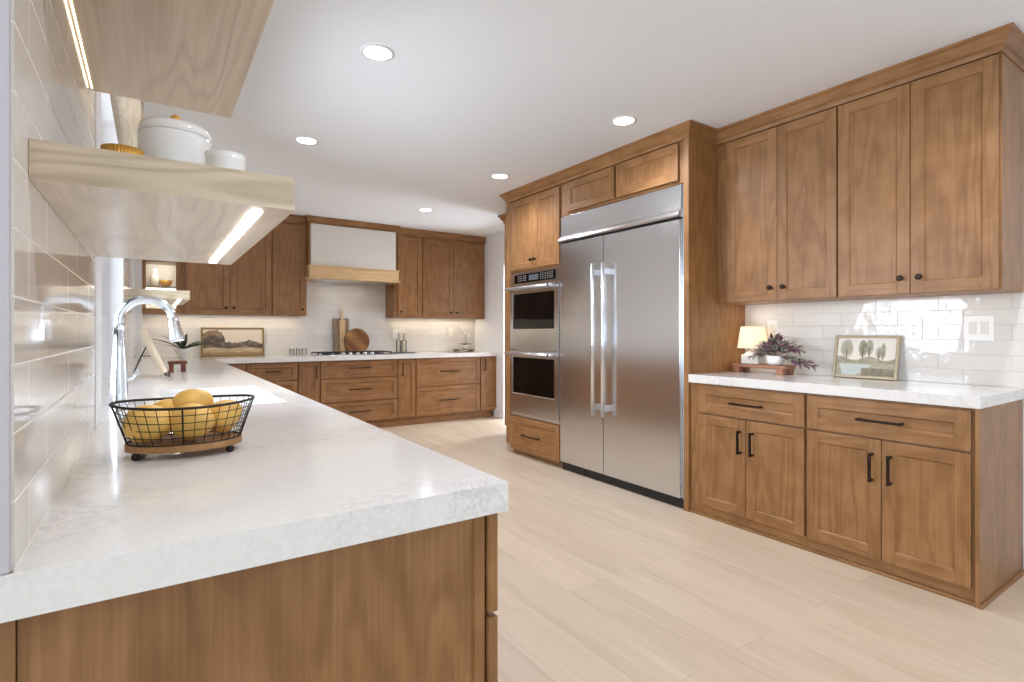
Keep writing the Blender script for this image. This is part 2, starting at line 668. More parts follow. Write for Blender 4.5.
def carcass(parent, x0, x1, y1, z0, z1, toe=0.0, toe_in=0.06, name='body', xt0=None, xt1=None):
    bm = bmesh.new()
    box(bm, x0, x1, 0.021, y1, max(z0, toe), z1, 0, 0.0008)
    o = link(name, bm, WOODS(), parent)
    if toe > 0:
        bt = bx(x0 if xt0 is None else xt0, x1 if xt1 is None else xt1, toe_in, y1, 0, toe, mi=1)
        link('toe_kick', bt, WOODS(), parent)
    return o


RY = -PI / 2     # right run: local x -> -y world
XB = 2.955
XU = 3.24


def right_loc(y, x=XB):
    return (x, y, 0)


# ------------------------------------------------------------------ setting
struct('floor', bx(-3.5, 5.6, -4.3, 7.3, -0.1, 0), M['floor'])
struct('ceiling', bx(-3.5, 5.6, -4.3, 7.3, CEIL, CEIL + 0.1), M['ceiling'])
struct('wall_right', bx(XWALL, XWALL + 0.12, -4.3, 4.52, 0, CEIL), M['paint'])
struct('wall_back', bx(-0.4, 4.3, YBACK, YBACK + 0.15, 0, CEIL), M['paint'])
bm = bmesh.new()
box(bm, 4.04, 4.16, 5.30, 5.36, 0, CEIL)
box(bm, 4.04, 4.16, 6.19, YBACK, 0, CEIL)
box(bm, 4.04, 4.16, 5.36, 6.19, 2.1, CEIL)
struct('wall_alcove', bm, M['paint'])
bm = bmesh.new()
# left wall with the sink window opening (y 2.10-3.75, z .914-2.105)
WY0, WY1, WZ0, WZ1 = 2.10, 3.75, 0.905, 2.105
WO = -0.30
box(bm, WO, XLEFT - 0.008, 0.838, WY0, SLAB_T, CEIL)
box(bm, WO, XLEFT - 0.008, 0.89, WY0, 0, SLAB_T)
box(bm, WO, XLEFT - 0.008, WY1, YBACK, 0, CEIL)
box(bm, WO, XLEFT - 0.008, WY0, WY1, 0, WZ0)
box(bm, WO, XLEFT - 0.008, WY0, WY1, WZ1, CEIL)
struct('wall_left', bm, M['paint'])
struct('wall_return', bx(-3.3, WO, 0.90, 1.0, 0, CEIL), M['paint'])
bm = bmesh.new()
for y0, y1, z0, z1 in ((-4.3, -3.5, 0, CEIL), (0.3, 0.9, 0, CEIL), (-3.5, 0.3, 0, 0.45), (-3.5, 0.3, 2.35, CEIL)):
    box(bm, -3.4, -3.3, y0, y1, z0, z1)
struct('wall_west', bm, M['paint'])
bm = bmesh.new()
for x0, x1, z0, z1 in ((-3.4, -1.4, 0, CEIL), (3.2, 3.72, 0, CEIL), (-1.4, 3.2, 2.3, CEIL)):
    box(bm, x0, x1, -4.2, -4.1, z0, z1)
struct('wall_rear', bm, M['paint'])


def window(name, plane, a0, a1, z0, z1, pos, nmul, th=0.05):
    """frame with mullions and a pane; plane 'x': the window lies in x=pos"""
    bm = bmesh.new()
    def b(u0, u1, w0, w1, t=th):
        if plane == 'x':
            box(bm, pos - t / 2, pos + t / 2, u0, u1, w0, w1)
        else:
            box(bm, u0, u1, pos - t / 2, pos + t / 2, w0, w1)
    f = 0.05
    b(a0, a0 + f, z0, z1); b(a1 - f, a1, z0, z1); b(a0 + f, a1 - f, z0, z0 + f); b(a0 + f, a1 - f, z1 - f, z1)
    for i in range(1, nmul):
        c = a0 + (a1 - a0) * i / nmul
        b(c - 0.03, c + 0.03, z0 + f, z1 - f)
    o = struct(name, bm, M['trim'])
    if plane == 'x':
        p = bx(pos - 0.002, pos + 0.002, a0 + f, a1 - f, z0 + f, z1 - f)
    else:
        p = bx(a0 + f, a1 - f, pos - 0.002, pos + 0.002, z0 + f, z1 - f)
    link('pane', p, M['pane'], o)
    return o


window('window_1', 'x', WY0, WY1, SLAB_T + 0.002, WZ1, -0.265, 2)
window('window_2', 'x', -3.5, 0.3, 0.45, 2.35, -3.35, 3)
window('window_3', 'y', -1.4, 3.2, 0.0, 2.3, -4.15, 3)
# white painted jamb lining and casing strip of the sink window
bm = bmesh.new()
box(bm, WO + 0.06, XLEFT, WY1 - 0.012, WY1, SLAB_T, WZ1)
box(bm, WO + 0.06, XLEFT, WY0, WY0 + 0.012, SLAB_T, WZ1)
box(bm, WO + 0.06, XLEFT, WY0 + 0.012, WY1 - 0.012, WZ1 - 0.012, WZ1 - 0.001)
box(bm, XLEFT - 0.008, XLEFT + 0.002, 1.91, WY0 + 0.004, SLAB_T + 0.001, CEIL)
struct('trim_1', bm, M['trim'])
# tile
bm = bmesh.new()
box(bm, XLEFT - 0.008, XLEFT, 0.838, 1.909, SLAB_T, CEIL)
box(bm, XLEFT - 0.008, XLEFT, WY1, YBACK - 0.009, SLAB_T, CEIL)
box(bm, XLEFT - 0.008, XLEFT, WY0 + 0.005, WY1, WZ1, CEIL)
struct('backsplash_left', bm, M['tile_l'])
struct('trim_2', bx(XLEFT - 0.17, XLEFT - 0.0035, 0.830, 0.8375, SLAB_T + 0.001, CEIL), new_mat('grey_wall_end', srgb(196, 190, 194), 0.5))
struct('backsplash_right', bx(XWALL - 0.009, XWALL, -1.2, 2.297, SLAB_T, 1.42), M['tile_r'])
struct('backsplash_back', bx(XLEFT, 4.04, YBACK - 0.009, YBACK, SLAB_T, CEIL - 0.02), M['tile_b'])
struct('trim_3', bx(XLEFT, -0.080, 6.72, YBACK - 0.009, SLAB_T, CEIL), M['trim'])
struct('trim_4', bx(4.02, 4.04, 6.19, 6.28, 0, 2.15, bev=0.003), M['trim'])
struct('baseboard_alcove', bx(4.022, 4.04, 6.28, 6.46, 0, 0.12, bev=0.003), M['trim'])
bm = bmesh.new()
box(bm, 3.585, 3.60, -4.1, 0.78, 0, 0.12)
struct('baseboard_right', bm, M['trim'])

# ------------------------------------------------------------------ worktops
SX, SY = (0.03, 0.447), (2.27, 3.06)      # sink opening
XF = 0.547
bm = bmesh.new()
z0, z1 = SLAB_B, SLAB_T
YF = 6.36
box(bm, -0.42, XF, 0.826, 0.8295, z0, z1)
box(bm, XLEFT, XF, 0.8295, SY[0], z0, z1)
box(bm, XLEFT, SX[0], SY[0], SY[1], z0, z1)
box(bm, SX[1], XF, SY[0], SY[1], z0, z1)
box(bm, XLEFT, XF, SY[1], YF, z0, z1)
box(bm, XLEFT, 4.038, YF, YBACK - 0.009, z0, z1)
box(bm, -0.235, XLEFT, WY0 + 0.013, WY1 - 0.013, 0.906, z1)
tag(link('worktop', bm, M['quartz']), 'white veined quartz worktop running L-shaped along the left and back walls', 'countertop')
bm = bmesh.new()
box(bm, 2.950, XWALL - 0.009, 0.788, 2.297, z0, z1, 0, 0.0025)
tag(link('worktop', bm, M['quartz']), 'short white quartz worktop on the right beside the refrigerator', 'countertop')

# ------------------------------------------------------------------ right base cabinets
def base_cab(name, label, yl, yr, doors, drawer, group):
    c = thing(name, label, 'cabinet', right_loc(yl), RY, group)
    w = yl - yr
    carcass(c, 0.0, w, 0.63, 0.07, SLAB_B - 0.001, 0.07, 0.021)
    (da, db, hx), = [drawer]
    door(c, yl - da, yl - db, 0.672, 0.848, ('h', yl - hx * 0.993, 0.756, 0.20), 'drawer', ph=True)
    for i, (a, b, h) in enumerate(doors):
        door(c, yl - a, yl - b, 0.075, 0.662, ('v', yl - h * 0.993, 0.527, 0.142))
    link('base_moulding', bx(-0.0, w, 0.008, 0.021, 0.0, 0.018, mi=1, bev=0.003), WOODS(), c)
    return c


base_cab('base_cabinet', 'brown base cabinet on the right, the one touching the refrigerator panel', 2.297, 1.534,
         [(2.223, 1.888, 1.934), (1.884, 1.541, 1.853)], (2.223, 1.541, 1.893), 'shaker base cabinets')
cb_ = base_cab('base_cabinet', 'brown base cabinet at the right end, its bare side panel showing', 1.532, 0.797,
               [(1.524, 1.169, 1.215), (1.165, 0.822, 1.134)], (1.524, 0.822, 1.177), 'shaker base cabinets')
bm = bmesh.new()
box(bm, 0.724, 0.7395, 0.0, 0.63, 0.0, SLAB_B - 0.001, 0, 0.001)
link('side_panel', bm, WOODS(), cb_)
link('side_moulding', bx(0.7395, 0.750, 0.0, 0.63, 0.0, 0.018, mi=2, bev=0.002), WOODS(), cb_)

# ------------------------------------------------------------------ right wall cabinets
def wall_cab(label, yl, yr, doors, group, x=XU, z0=1.39, z1=2.482, first=0, last=0):
    c = thing('wall_cabinet', label, 'cabinet', right_loc(yl, x), RY, group)
    carcass(c, 0.0, yl - yr, XWALL - x - 0.001, z0, z1 + 0.02)
    for a, b, h in doors:
        door(c, yl - a, yl - b, z0 + 0.003, z1 - 0.006, ('knob', yl - h * 0.992, 1.472, 0))
    return c


wall_cab('brown two-door wall cabinet on the right nearest the refrigerator', 2.297, 1.5025,
         [(2.206, 1.857, 1.908), (1.854, 1.507, 1.823)], 'brown wall cabinets')
wall_cab('brown two-door wall cabinet at the right end of the upper row', 1.5015, 0.792,
         [(1.497, 1.150, 1.195), (1.146, 0.801, 1.113)], 'brown wall cabinets')

# ------------------------------------------------------------------ refrigerator surround
c = thing('end_panel', 'full-height brown side panel between refrigerator and right worktop', 'panel', right_loc(2.338), RY)
bm = bmesh.new()
box(bm, 0, 0.040, 0.0, 0.644, 0.0, 2.50, 0, 0.001)
link('board', bm, WOODS(), c)
c = thing('bridge_cabinet', 'low brown two-door cabinet above the refrigerator', 'cabinet', right_loc(3.655), RY)
carcass(c, 0, 1.315, 0.64, 2.2, 2.50)
door(c, 0.094, 0.664, 2.222, 2.474)
door(c, 0.688, 1.267, 2.222, 2.474)
# oven tower
c = thing('oven_cabinet', 'tall brown cabinet holding the double oven, doors above and drawer below', 'cabinet', right_loc(4.50), RY)
bm = bmesh.new()
box(bm, 0, 0.067, 0.0, 0.64, 0.09, 2.50, 0, 0.001)
box(bm, 0.067, 0.843, 0.021, 0.64, 1.772, 2.50, 0)
box(bm, 0.067, 0.843, 0.021, 0.64, 0.09, 0.378, 0)
box(bm, 0.067, 0.843, 0.60, 0.64, 0.378, 1.772, 0)
link('body', bm, WOODS(), c)
link('toe_kick', bx(0.05, 0.84, 0.055, 0.64, 0, 0.09, mi=1), WOODS(), c)
door(c, 0.075, 0.462, 1.795, 2.470, ('knob', 0.435, 1.872, 0))
door(c, 0.465, 0.840, 1.795, 2.470, ('knob', 0.492, 1.872, 0))
door(c, 0.07, 0.840, 0.05, 0.372, ('h', 0.43, 0.21, 0.26), 'drawer', ph=True)
# pantry set back behind it
c = thing('pantry_cabinet', 'narrow brown pantry cabinet set back behind the oven tower', 'cabinet', (3.46, 5.325, 0), RY)
carcass(c, 0, 0.80, 0.575, 0.09, 2.50, 0.09)
door(c, 0.02, 0.40, 1.25, 2.474)
door(c, 0.403, 0.78, 1.25, 2.474)
door(c, 0.02, 0.40, 0.1, 1.244)
door(c, 0.403, 0.78, 0.1, 1.244)

# ------------------------------------------------------------------ double oven
ov = thing('double_oven', 'stainless steel double wall oven left of the refrigerator', 'oven', (XB + 0.020, 4.432, 0), RY)
W_ = 0.772
link('oven_body', bx(0.003, W_, 0.012, 0.575, 0.382, 1.768), M['steel'], ov)
bm = bmesh.new()
box(bm, 0.003, W_, -0.002, 0.012, 1.643, 1.768, 0, 0.002)
cp = link('control_panel', bm, M['steel'], ov)
link('panel_glass', bx(0.055, 0.70, -0.005, -0.002, 1.668, 1.750, bev=0.001), M['glass_black'], cp)
link('display', bx(0.30, 0.45, -0.0065, -0.005, 1.684, 1.736), M['display'], cp)
for gx in (0.12, 0.155, 0.20, 0.235):
    for gz in (1.688, 1.708, 1.728):
        link('button', bx(gx, gx + 0.022, -0.0062, -0.005, gz, gz + 0.005), M['ink'], cp)
for gx in (0.48, 0.515, 0.55, 0.585, 0.62, 0.65):
    for gz in (1.684, 1.701, 1.718, 1.733):
        link('button', bx(gx, gx + 0.014, -0.0062, -0.005, gz, gz + 0.005), M['ink'], cp)


def oven_door(z0, z1, w0, w1, hz):
    bm = bmesh.new()
    t = (-0.022, 0.011)
    box(bm, 0.003, 0.052, *t, z0, z1, 0, 0.002)
    box(bm, 0.706, W_, *t, z0, z1, 0, 0.002)
    box(bm, 0.052, 0.706, *t, z0, w0, 0, 0.002)
    box(bm, 0.052, 0.706, *t, w1, z1, 0, 0.002)
    d = link('oven_door', bm, M['steel'], ov)
    link('door_glass', bx(0.052, 0.706, -0.015, 0.008, w0, w1), M['glass_black'], d)
    bm = bmesh.new()
    box(bm, 0.052, 0.706, -0.026, -0.022, w0 - 0.012, w0 - 0.001, 0, 0.001)
    link('window_trim', bm, M['handle_steel'], d)
    bm = bmesh.new()
    tube(bm, [(0.0, -0.078, hz), (W_ - 0.035, -0.078, hz)], 0.0125, 14)
    for x in (0.06, W_ - 0.10):
        box(bm, x - 0.012, x + 0.012, -0.075, -0.021, hz - 0.009, hz + 0.009, 0, 0.002)
    h = link('handle', bm, M['handle_steel'], d)
    bm = bmesh.new()
    lathe(bm, [(0.012, 0), (0.012, 0.004)], W_ - 0.07, -0.0905, hz, 16, 'y')
    link('medallion', bm, M['copper'], h)


oven_door(1.030, 1.638, 1.225, 1.562, 1.612)
oven_door(0.412, 1.020, 0.605, 0.950, 0.990)
bm = bmesh.new()
box(bm, 0.003, W_, -0.010, 0.012, 0.384, 0.408, 0, 0.002)
link('bottom_trim', bm, M['handle_steel'], ov)

# ------------------------------------------------------------------ refrigerator
fr = thing('refrigerator', 'wide built-in stainless steel refrigerator with two tall bar handles', 'refrigerator', (XB + 0.019, 3.650, 0), RY)
FW = 1.306
link('case', bx(0.004, FW, 0.04, 0.60, 0.02, 2.198), M['black'], fr)
link('side_rail', bx(FW - 0.022, FW - 0.006, 0.004, 0.04, 0.02, 2.195, bev=0.001), M['steel'], fr)
link('side_rail', bx(0.0, 0.008, 0.004, 0.04, 0.02, 2.195, bev=0.001), M['steel'], fr)
bm = bmesh.new()
box(bm, 0.008, 0.541, -0.02, 0.038, 0.072, 1.955, 0, 0.003)
dl = link('door', bm, M['steel'], fr)
bm = bmesh.new()
box(bm, 0.547, 1.282, -0.02, 0.038, 0.072, 1.955, 0, 0.003)
dr = link('door', bm, M['steel'], fr)
bm = bmesh.new()
box(bm, 0.008, 1.282, -0.012, 0.038, 2.022, 2.190, 0, 0.002)
g = link('grille_panel', bm, M['steel'], fr)
bm = bmesh.new()
prof = [(-0.034, 1.972), (-0.040, 1.985), (-0.034, 2.000), (-0.012, 2.024), (0.03, 2.024), (0.03, 1.972)]
A = [bm.verts.new((0.0, y, z)) for y, z in prof]
B = [bm.verts.new((1.284, y, z)) for y, z in prof]
for i in range(len(prof)):
    j = (i + 1) % len(prof)
    bm.faces.new((A[i], A[j], B[j], B[i]))
bm.faces.new(A); bm.faces.new(B[::-1])
lip = link('grille_lip', bm, M['handle_steel'], fr)
link('badge', bx(1.10, 1.17, -0.0372, -0.036, 1.988, 1.996), M['ink'], lip)
bm = bmesh.new()
box(bm, 0.01, 1.30, 0.0, 0.04, 0.004, 0.066, 0, 0.003)
for kx in (0.25, 0.9, 1.1):
    box(bm, kx, kx + 0.05, -0.006, 0.0, 0.02, 0.05, 0, 0.002)
link('kick_plate', bm, M['black'], fr)
for par, hx in ((dl, 0.488), (dr, 0.602)):
    bm = bmesh.new()
    tube(bm, [(hx, -0.082, 0.535), (hx, -0.082, 1.735)], 0.0145, 16)
    h = link('handle', bm, M['handle_steel'], par)
    for hz in (0.60, 1.665):
        link('handle_bracket', bx(hx - 0.012, hx + 0.012, -0.076, -0.0195, hz - 0.022, hz + 0.022, bev=0.003), M['handle_steel'], par)

# ------------------------------------------------------------------ crown mouldings
def crown(name, label, path, z0=2.478, z1=CEIL - 0.001, outp=0.052):
    prof = [(-0.0205, z0 + 0.006), (0.003, z0 + 0.004), (0.006, z0 + 0.022), (0.006, z0 + 0.030), (0.016, z0 + 0.036), (outp - 0.012, z1 - 0.020),
            (outp, z1 - 0.012), (outp, z1), (-0.0205, z1)]
    n = len(path)
    P = [Vector((p[0], p[1])) for p in path]
    norms = []
    for i in range(n - 1):
        d = (P[i + 1] - P[i]).normalized()
        norms.append(Vector((-d.y, d.x)))
    bm = bmesh.new()
    rings = []
    for i in range(n):
        if i == 0:
            m = norms[0]
        elif i == n - 1:
            m = norms[-1]
        else:
            a, b = norms[i - 1], norms[i]
            m = (a + b) / (1 + a.dot(b))
        rings.append([bm.verts.new((P[i].x + m.x * o, P[i].y + m.y * o, z)) for o, z in prof])
    k = len(prof)
    for i in range(n - 1):
        d = P[i + 1] - P[i]
        mi = 1 if abs(d.x) > abs(d.y) else 2
        for j in range(k):
            q = (j + 1) % k
            f = bm.faces.new((rings[i][j], rings[i + 1][j], rings[i + 1][q], rings[i][q]))
            f.material_index = mi
    bm.faces.new(rings[0]); bm.faces.new(rings[-1][::-1])
    return tag(link(name, bm, WOODS()), label, 'moulding', 'brown crown mouldings')


crown('crown_moulding', 'long brown crown moulding stepping along the tops of the right-hand cabinets',
      [(XWALL, 0.79), (XU, 0.79), (XU, 2.297), (XB, 2.297), (XB, 4.50), (XWALL, 4.50)])
crown('crown_moulding', 'short brown crown moulding on the pantry behind the oven tower', [(3.46, 4.56), (3.46, 5.325), (4.03, 5.325)])
crown('crown_moulding', 'brown crown moulding over the range hood and back cabinets',
      [(4.035, 6.70), (2.645, 6.70), (2.645, 6.625), (1.545, 6.625), (1.545, 6.70), (-0.078, 6.70)], outp=0.036)

# ------------------------------------------------------------------ back wall cabinets
YU = 6.70
def back_wall_cab(label, x0, x1, doors):
    c = thing('wall_cabinet', label, 'cabinet', (x0, YU, 0), 0, 'brown wall cabinets')
    carcass(c, 0, x1 - x0, YBACK - YU - 0.010, 1.39, 2.505)
    for a, b, h in doors:
        door(c, a - x0, b - x0, 1.393, 2.474, ('knob', h - x0, 1.465, 0))
    return c


back_wall_cab('brown two-door wall cabinet on the back wall above the landscape painting', 0.253, 1.157,
              [(0.306, 0.720, 0.683), (0.725, 1.152, 0.762)])
back_wall_cab('brown single-door wall cabinet immediately left of the range hood', 1.158, 1.545, [(1.163, 1.528, 1.492)])
back_wall_cab('brown single-door wall cabinet immediately right of the range hood', 2.645, 3.043, [(2.695, 3.037, 2.735)])
back_wall_cab('brown two-door wall cabinet at the right end of the back wall', 3.044, 4.03, [(3.051, 3.512, 3.47), (3.517, 4.005, 3.56)])
# glass door corner cabinet
c = thing('glass_cabinet', 'lit glass-door corner cabinet with pale contents on the back wall', 'cabinet', (-0.079, YU, 0), 0)
bm = bmesh.new()
w = 0.331
box(bm, 0, 0.02, 0.021, 0.31, 1.39, 2.505); box(bm, w - 0.02, w, 0.021, 0.31, 1.39, 2.505)
box(bm, 0.02, w - 0.02, 0.021, 0.31, 1.39, 1.41); box(bm, 0.02, w - 0.02, 0.021, 0.31, 2.48, 2.505)
link('body', bm, WOODS(), c)
link('back_panel', bx(0.02, w - 0.02, 0.30, 0.31, 1.41, 2.48), M['trim'], c)
for z in (1.66, 1.93, 2.2):
    link('shelf', bx(0.02, w - 0.02, 0.03, 0.30, z, z + 0.018), M['oak_x'], c)
for px0, px1 in ((0.0202, 0.026), (w - 0.026, w - 0.0202)):
    link('side_lining', bx(px0, px1, 0.03, 0.2995, 1.411, 1.6595), M['trim'], c)
bm = bmesh.new()
box(bm, 0, 0.03, 0, 0.02, 1.393, 2.474, 0, 0.001); box(bm, w - 0.036, w, 0, 0.02, 1.393, 2.474, 0, 0.001)
box(bm, 0.03, w - 0.036, 0, 0.02, 1.393, 1.44, 1, 0.001); box(bm, 0.03, w - 0.036, 0, 0.02, 2.43, 2.474, 1, 0.001)
d = link('door', bm, WOODS(), c)
link('glass_pane', bx(0.03, w - 0.036, 0.008, 0.012, 1.44, 2.43), M['pane'], d)
lt = link('cabinet_light', bx(0.03, w - 0.03, 0.26, 0.28, 1.640, 1.658), M['led'], c)
for i, (px_, r, h) in enumerate(((0.10, 0.045, 0.12), (0.21, 0.05, 0.09))):
    bm = bmesh.new()
    lathe(bm, [(r * 0.6, 0), (r, 0.02), (r, h), (r * 0.9, h), (r * 0.85, 0.02)], -0.079 + px_, YU + 0.15, 1.411, 20)
    tag(link('ceramic_jar', bm, M['white_gloss']), ('wider' if i else 'taller') + ' pale jar inside the glass-door corner cabinet', 'jar')
bm = bmesh.new()
lathe(bm, [(0.03, 0), (0.042, 0.02), (0.045, 0.10), (0.02, 0.15), (0.024, 0.19), (0.018, 0.19), (0.015, 0.14)], 0.03, YU + 0.17, 1.679, 20)
tag(link('vase', bm, M['grey_bowl']), 'pale vase beside the gold bowl in the glass-door corner cabinet', 'vase')
bm = bmesh.new()
lathe(bm, [(0.02, 0), (0.05, 0.03), (0.06, 0.07), (0.055, 0.07), (0.02, 0.01)], 0.13, YU + 0.15, 1.679, 20)
tag(link('gold_bowl', bm, M['gold']), 'gold bowl on the shelf inside the glass-door corner cabinet', 'bowl')

area('glass_cabinet_light', (0.086, YU + 0.045, 1.63), (math.radians(38), 0, 0), 0.22, 0.02, 1.1, (1.0, 0.92, 0.74))
area('glass_cabinet_light_upper', (0.086, YU + 0.045, 1.90), (math.radians(38), 0, 0), 0.22, 0.02, 0.8, (1.0, 0.92, 0.74))

# ------------------------------------------------------------------ range hood
hd = thing('range_hood', 'white plaster range hood with pale oak trim over the cooktop', 'range hood', (2.095, 6.55, 0), 0)
bm = bmesh.new()
box(bm, -0.530, 0.530, 0.05, 0.47, 1.985, 2.485, 0, 0.004)
link('hood_body', bm, M['hood'], hd)
bm = bmesh.new()
box(bm, -0.555, 0.555, 0.015, 0.47, 1.84, 1.972, 0, 0.002)
box(bm, -0.572, 0.572, -0.005, 0.47, 1.832, 1.850, 0, 0.003)
box(bm, -0.566, 0.566, 0.003, 0.47, 1.972, 1.990, 0, 0.003)
link('trim_band', bm, M['hood_oak'], hd)
link('filter', bx(-0.45, 0.45, 0.08, 0.42, 1.822, 1.832), M['steel'], hd)
for s, x in ((0, -0.55), (1, 0.535)):
    link('side_panel', bx(x, x + 0.013, 0.05, 0.47, 1.992, 2.50), WOODS(), hd)

# ------------------------------------------------------------------ back base cabinets
YB = 6.40
def back_base(name, label, x0, x1, fronts, toe_r=None):
    c = thing(name, label, 'cabinet', (x0, YB, 0), 0, 'shaker base cabinets')
    carcass(c, 0, x1 - x0, 0.62, 0.105, SLAB_B - 0.001, 0.105, xt1=(toe_r - x0) if toe_r else None)
    for kind, a, b, z0, z1, hw in fronts:
        if hw:
            hw = (hw[0], hw[1] - x0, hw[2], hw[3])
        door(c, a - x0, b - x0, z0, z1, hw, kind, ph=(kind == 'drawer'), rail=0.05)
    return c


DT = 0.850
back_base('base_cabinet', 'brown base cabinet in the back corner with stacked drawers, beside the left worktop edge', 0.60, 1.380,
          [('door', 0.62, 0.838, 0.115, DT, None),
           ('drawer', 0.853, 1.373, 0.655, DT, ('h', 1.113, 0.757, 0.16)),
           ('drawer', 0.853, 1.373, 0.385, 0.645, ('h', 1.113, 0.52, 0.16)),
           ('drawer', 0.853, 1.373, 0.115, 0.375, ('h', 1.113, 0.25, 0.16))])
back_base('pullout_cabinet', 'narrow brown pull-out left of the cooktop drawers', 1.381, 1.623,
          [('door', 1.389, 1.615, 0.115, DT, ('v', 1.577, 0.735, 0.16))])
back_base('base_cabinet', 'wide brown three-drawer base cabinet under the cooktop', 1.624, 2.571,
          [('drawer', 1.632, 2.566, 0.650, DT, ('h', 2.09, 0.765, 0.27)),
           ('drawer', 1.632, 2.566, 0.367, 0.640, ('h', 2.09, 0.51, 0.27)),
           ('drawer', 1.632, 2.566, 0.115, 0.357, ('h', 2.09, 0.24, 0.27))])
back_base('pullout_cabinet', 'narrow brown pull-out right of the cooktop drawers', 2.572, 2.815,
          [('door', 2.578, 2.808, 0.115, DT, ('v', 2.627, 0.72, 0.16))])
back_base('base_cabinet', 'wide brown base cabinet with two deep drawers right of the cooktop', 2.816, 3.774,
          [('drawer', 2.823, 3.766, 0.492, DT, ('h', 3.30, 0.677, 0.28)),
           ('drawer', 2.823, 3.766, 0.113, 0.482, ('h', 3.30, 0.30, 0.28))])
back_base('pullout_cabinet', 'narrow brown pull-out at the right end of the back run', 3.775, 4.036,
          [('door', 3.785, 4.03, 0.115, DT, ('v', 3.841, 0.74, 0.16))], toe_r=4.0)

# ------------------------------------------------------------------ left base run (fronts face +x)
XD = 0.547
def left_base(label, y0, y1, fronts):
    c = thing('base_cabinet', label, 'cabinet', (XD, y0, 0), PI / 2, 'shaker base cabinets')
    bm = bmesh.new()
    box(bm, 0, y1 - y0, 0.022, 0.60, 0.1, 0.70, 0)
    box(bm, 0, y1 - y0, 0.022, 0.06, 0.70, SLAB_B - 0.001, 0)
    link('body', bm, WOODS(), c)
    link('toe_kick', bx(0, y1 - y0, 0.08, 0.6, 0, 0.1, mi=1), WOODS(), c)
    for kind, a, b, z0, z1, hw in fronts:
        door(c, a - y0, b - y0, z0, z1, hw, kind, ph=(kind == 'drawer'))
    return c


c = left_base('brown base cabinet with a framed end panel under the near worktop end', 0.886, 1.62,
              [('drawer', 0.862, 1.612, 0.661, 0.850, None), ('drawer', 0.862, 1.612, 0.12, 0.651, None)])
bm = bmesh.new()
# end panel in cabinet local coords: local x = y-0.886, local y = XD - x
box(bm, -0.018, 0.0, 0.0255, 0.047, 0.0, SLAB_B - 0.001, 0, 0.001)
box(bm, -0.012, -0.001, 0.047, 0.682, 0.0, SLAB_B - 0.001, 0)
box(bm, -0.017, -0.001, 0.683, 0.860, 0.0, SLAB_B - 0.001, 0, 0.001)
link('end_panel', bm, WOODS(), c)
left_base('brown base cabinet on the left run between near drawers and sink', 1.621, 2.19, [('door', 1.63, 2.18, 0.12, 0.850, None)])
left_base('brown sink base cabinet under the white sink', 2.191, 3.13, [('door', 2.20, 2.655, 0.12, 0.850, None), ('door', 2.66, 3.12, 0.12, 0.850, None)])
left_base('brown base cabinet on the left run beyond the sink', 3.131, 4.7, [('door', 3.14, 3.9, 0.12, 0.850, None), ('door', 3.905, 4.69, 0.12, 0.850, None)])
left_base('brown base cabinet at the far end of the left run', 4.701, 6.35, [('door', 4.71, 5.5, 0.12, 0.850, None), ('door', 5.505, 6.3, 0.12, 0.850, None)])

# ------------------------------------------------------------------ sink and faucet
sk = thing('sink', 'white undermount sink set into the left worktop', 'sink', (SX[0], SY[0], 0), 0)
w, l = SX[1] - SX[0], SY[1] - SY[0]
bm = bmesh.new()
t = 0.012
zb, zt = 0.715, SLAB_B
box(bm, -t, w + t, -t, l + t, zb - t, zb)
box(bm, -t, 0, -t, l + t, zb, zt - 0.0005); box(bm, w, w + t, -t, l + t, zb, zt - 0.0005)
box(bm, 0, w, -t, 0, zb, zt - 0.0005); box(bm, 0, w, l, l + t, zb, zt - 0.0005)
link('basin', bm, M['sink'], sk)
bm = bmesh.new()
lathe(bm, [(0.045, 0.0005), (0.045, 0.003), (0.03, 0.004)], w * .5, l * .5, zb, 24)
link('drain', bm, M['chrome'], sk)

fc = thing('faucet', 'tall chrome gooseneck pull-down faucet beside the window', 'faucet', (-0.103, 2.56, SLAB_T), 0)
bm = bmesh.new()
lathe(bm, [(0.034, 0.0005), (0.034, 0.004), (0.032, 0.010), (0.030, 0.05), (0.027, 0.12), (0.020, 0.22), (0.0170, 0.285)], 0, 0, 0, 28)
link('body', bm, M['chrome'], fc)
bm = bmesh.new()
R_ = 0.088
pts = [(0, 0, 0.28)]
for i in range(0, 25):
    a = PI - (PI * 1.0 - 0.12) * i / 24
    pts.append((R_ + R_ * math.cos(a), 0, 0.318 + R_ * math.sin(a)))
tube(bm, pts, 0.0168, 18)
link('spout', bm, M['chrome'], fc)
e0 = Vector(pts[-1])
dr_ = (Vector(pts[-1]) - Vector(pts[-2])).normalized()
bm = bmesh.new()
tube(bm, [e0 - dr_ * 0.004, e0 + dr_ * 0.012, e0 + dr_ * 0.03, e0 + dr_ * 0.075, e0 + dr_ * 0.09], [0.0172, 0.019, 0.020, 0.027, 0.0255], 20)
sh = link('spray_head', bm, M['chrome'], fc)
bm = bmesh.new()
tube(bm, [e0 + dr_ * 0.0895, e0 + dr_ * 0.093], 0.019, 16)
link('nozzle', bm, M['black'], sh)
bm = bmesh.new()
tube(bm, [(0.012, 0, 0.088), (0.036, 0.0, 0.096), (0.064, 0.006, 0.132)], [0.011, 0.009, 0.0065], 12)
link('lever', bm, M['chrome'], fc)

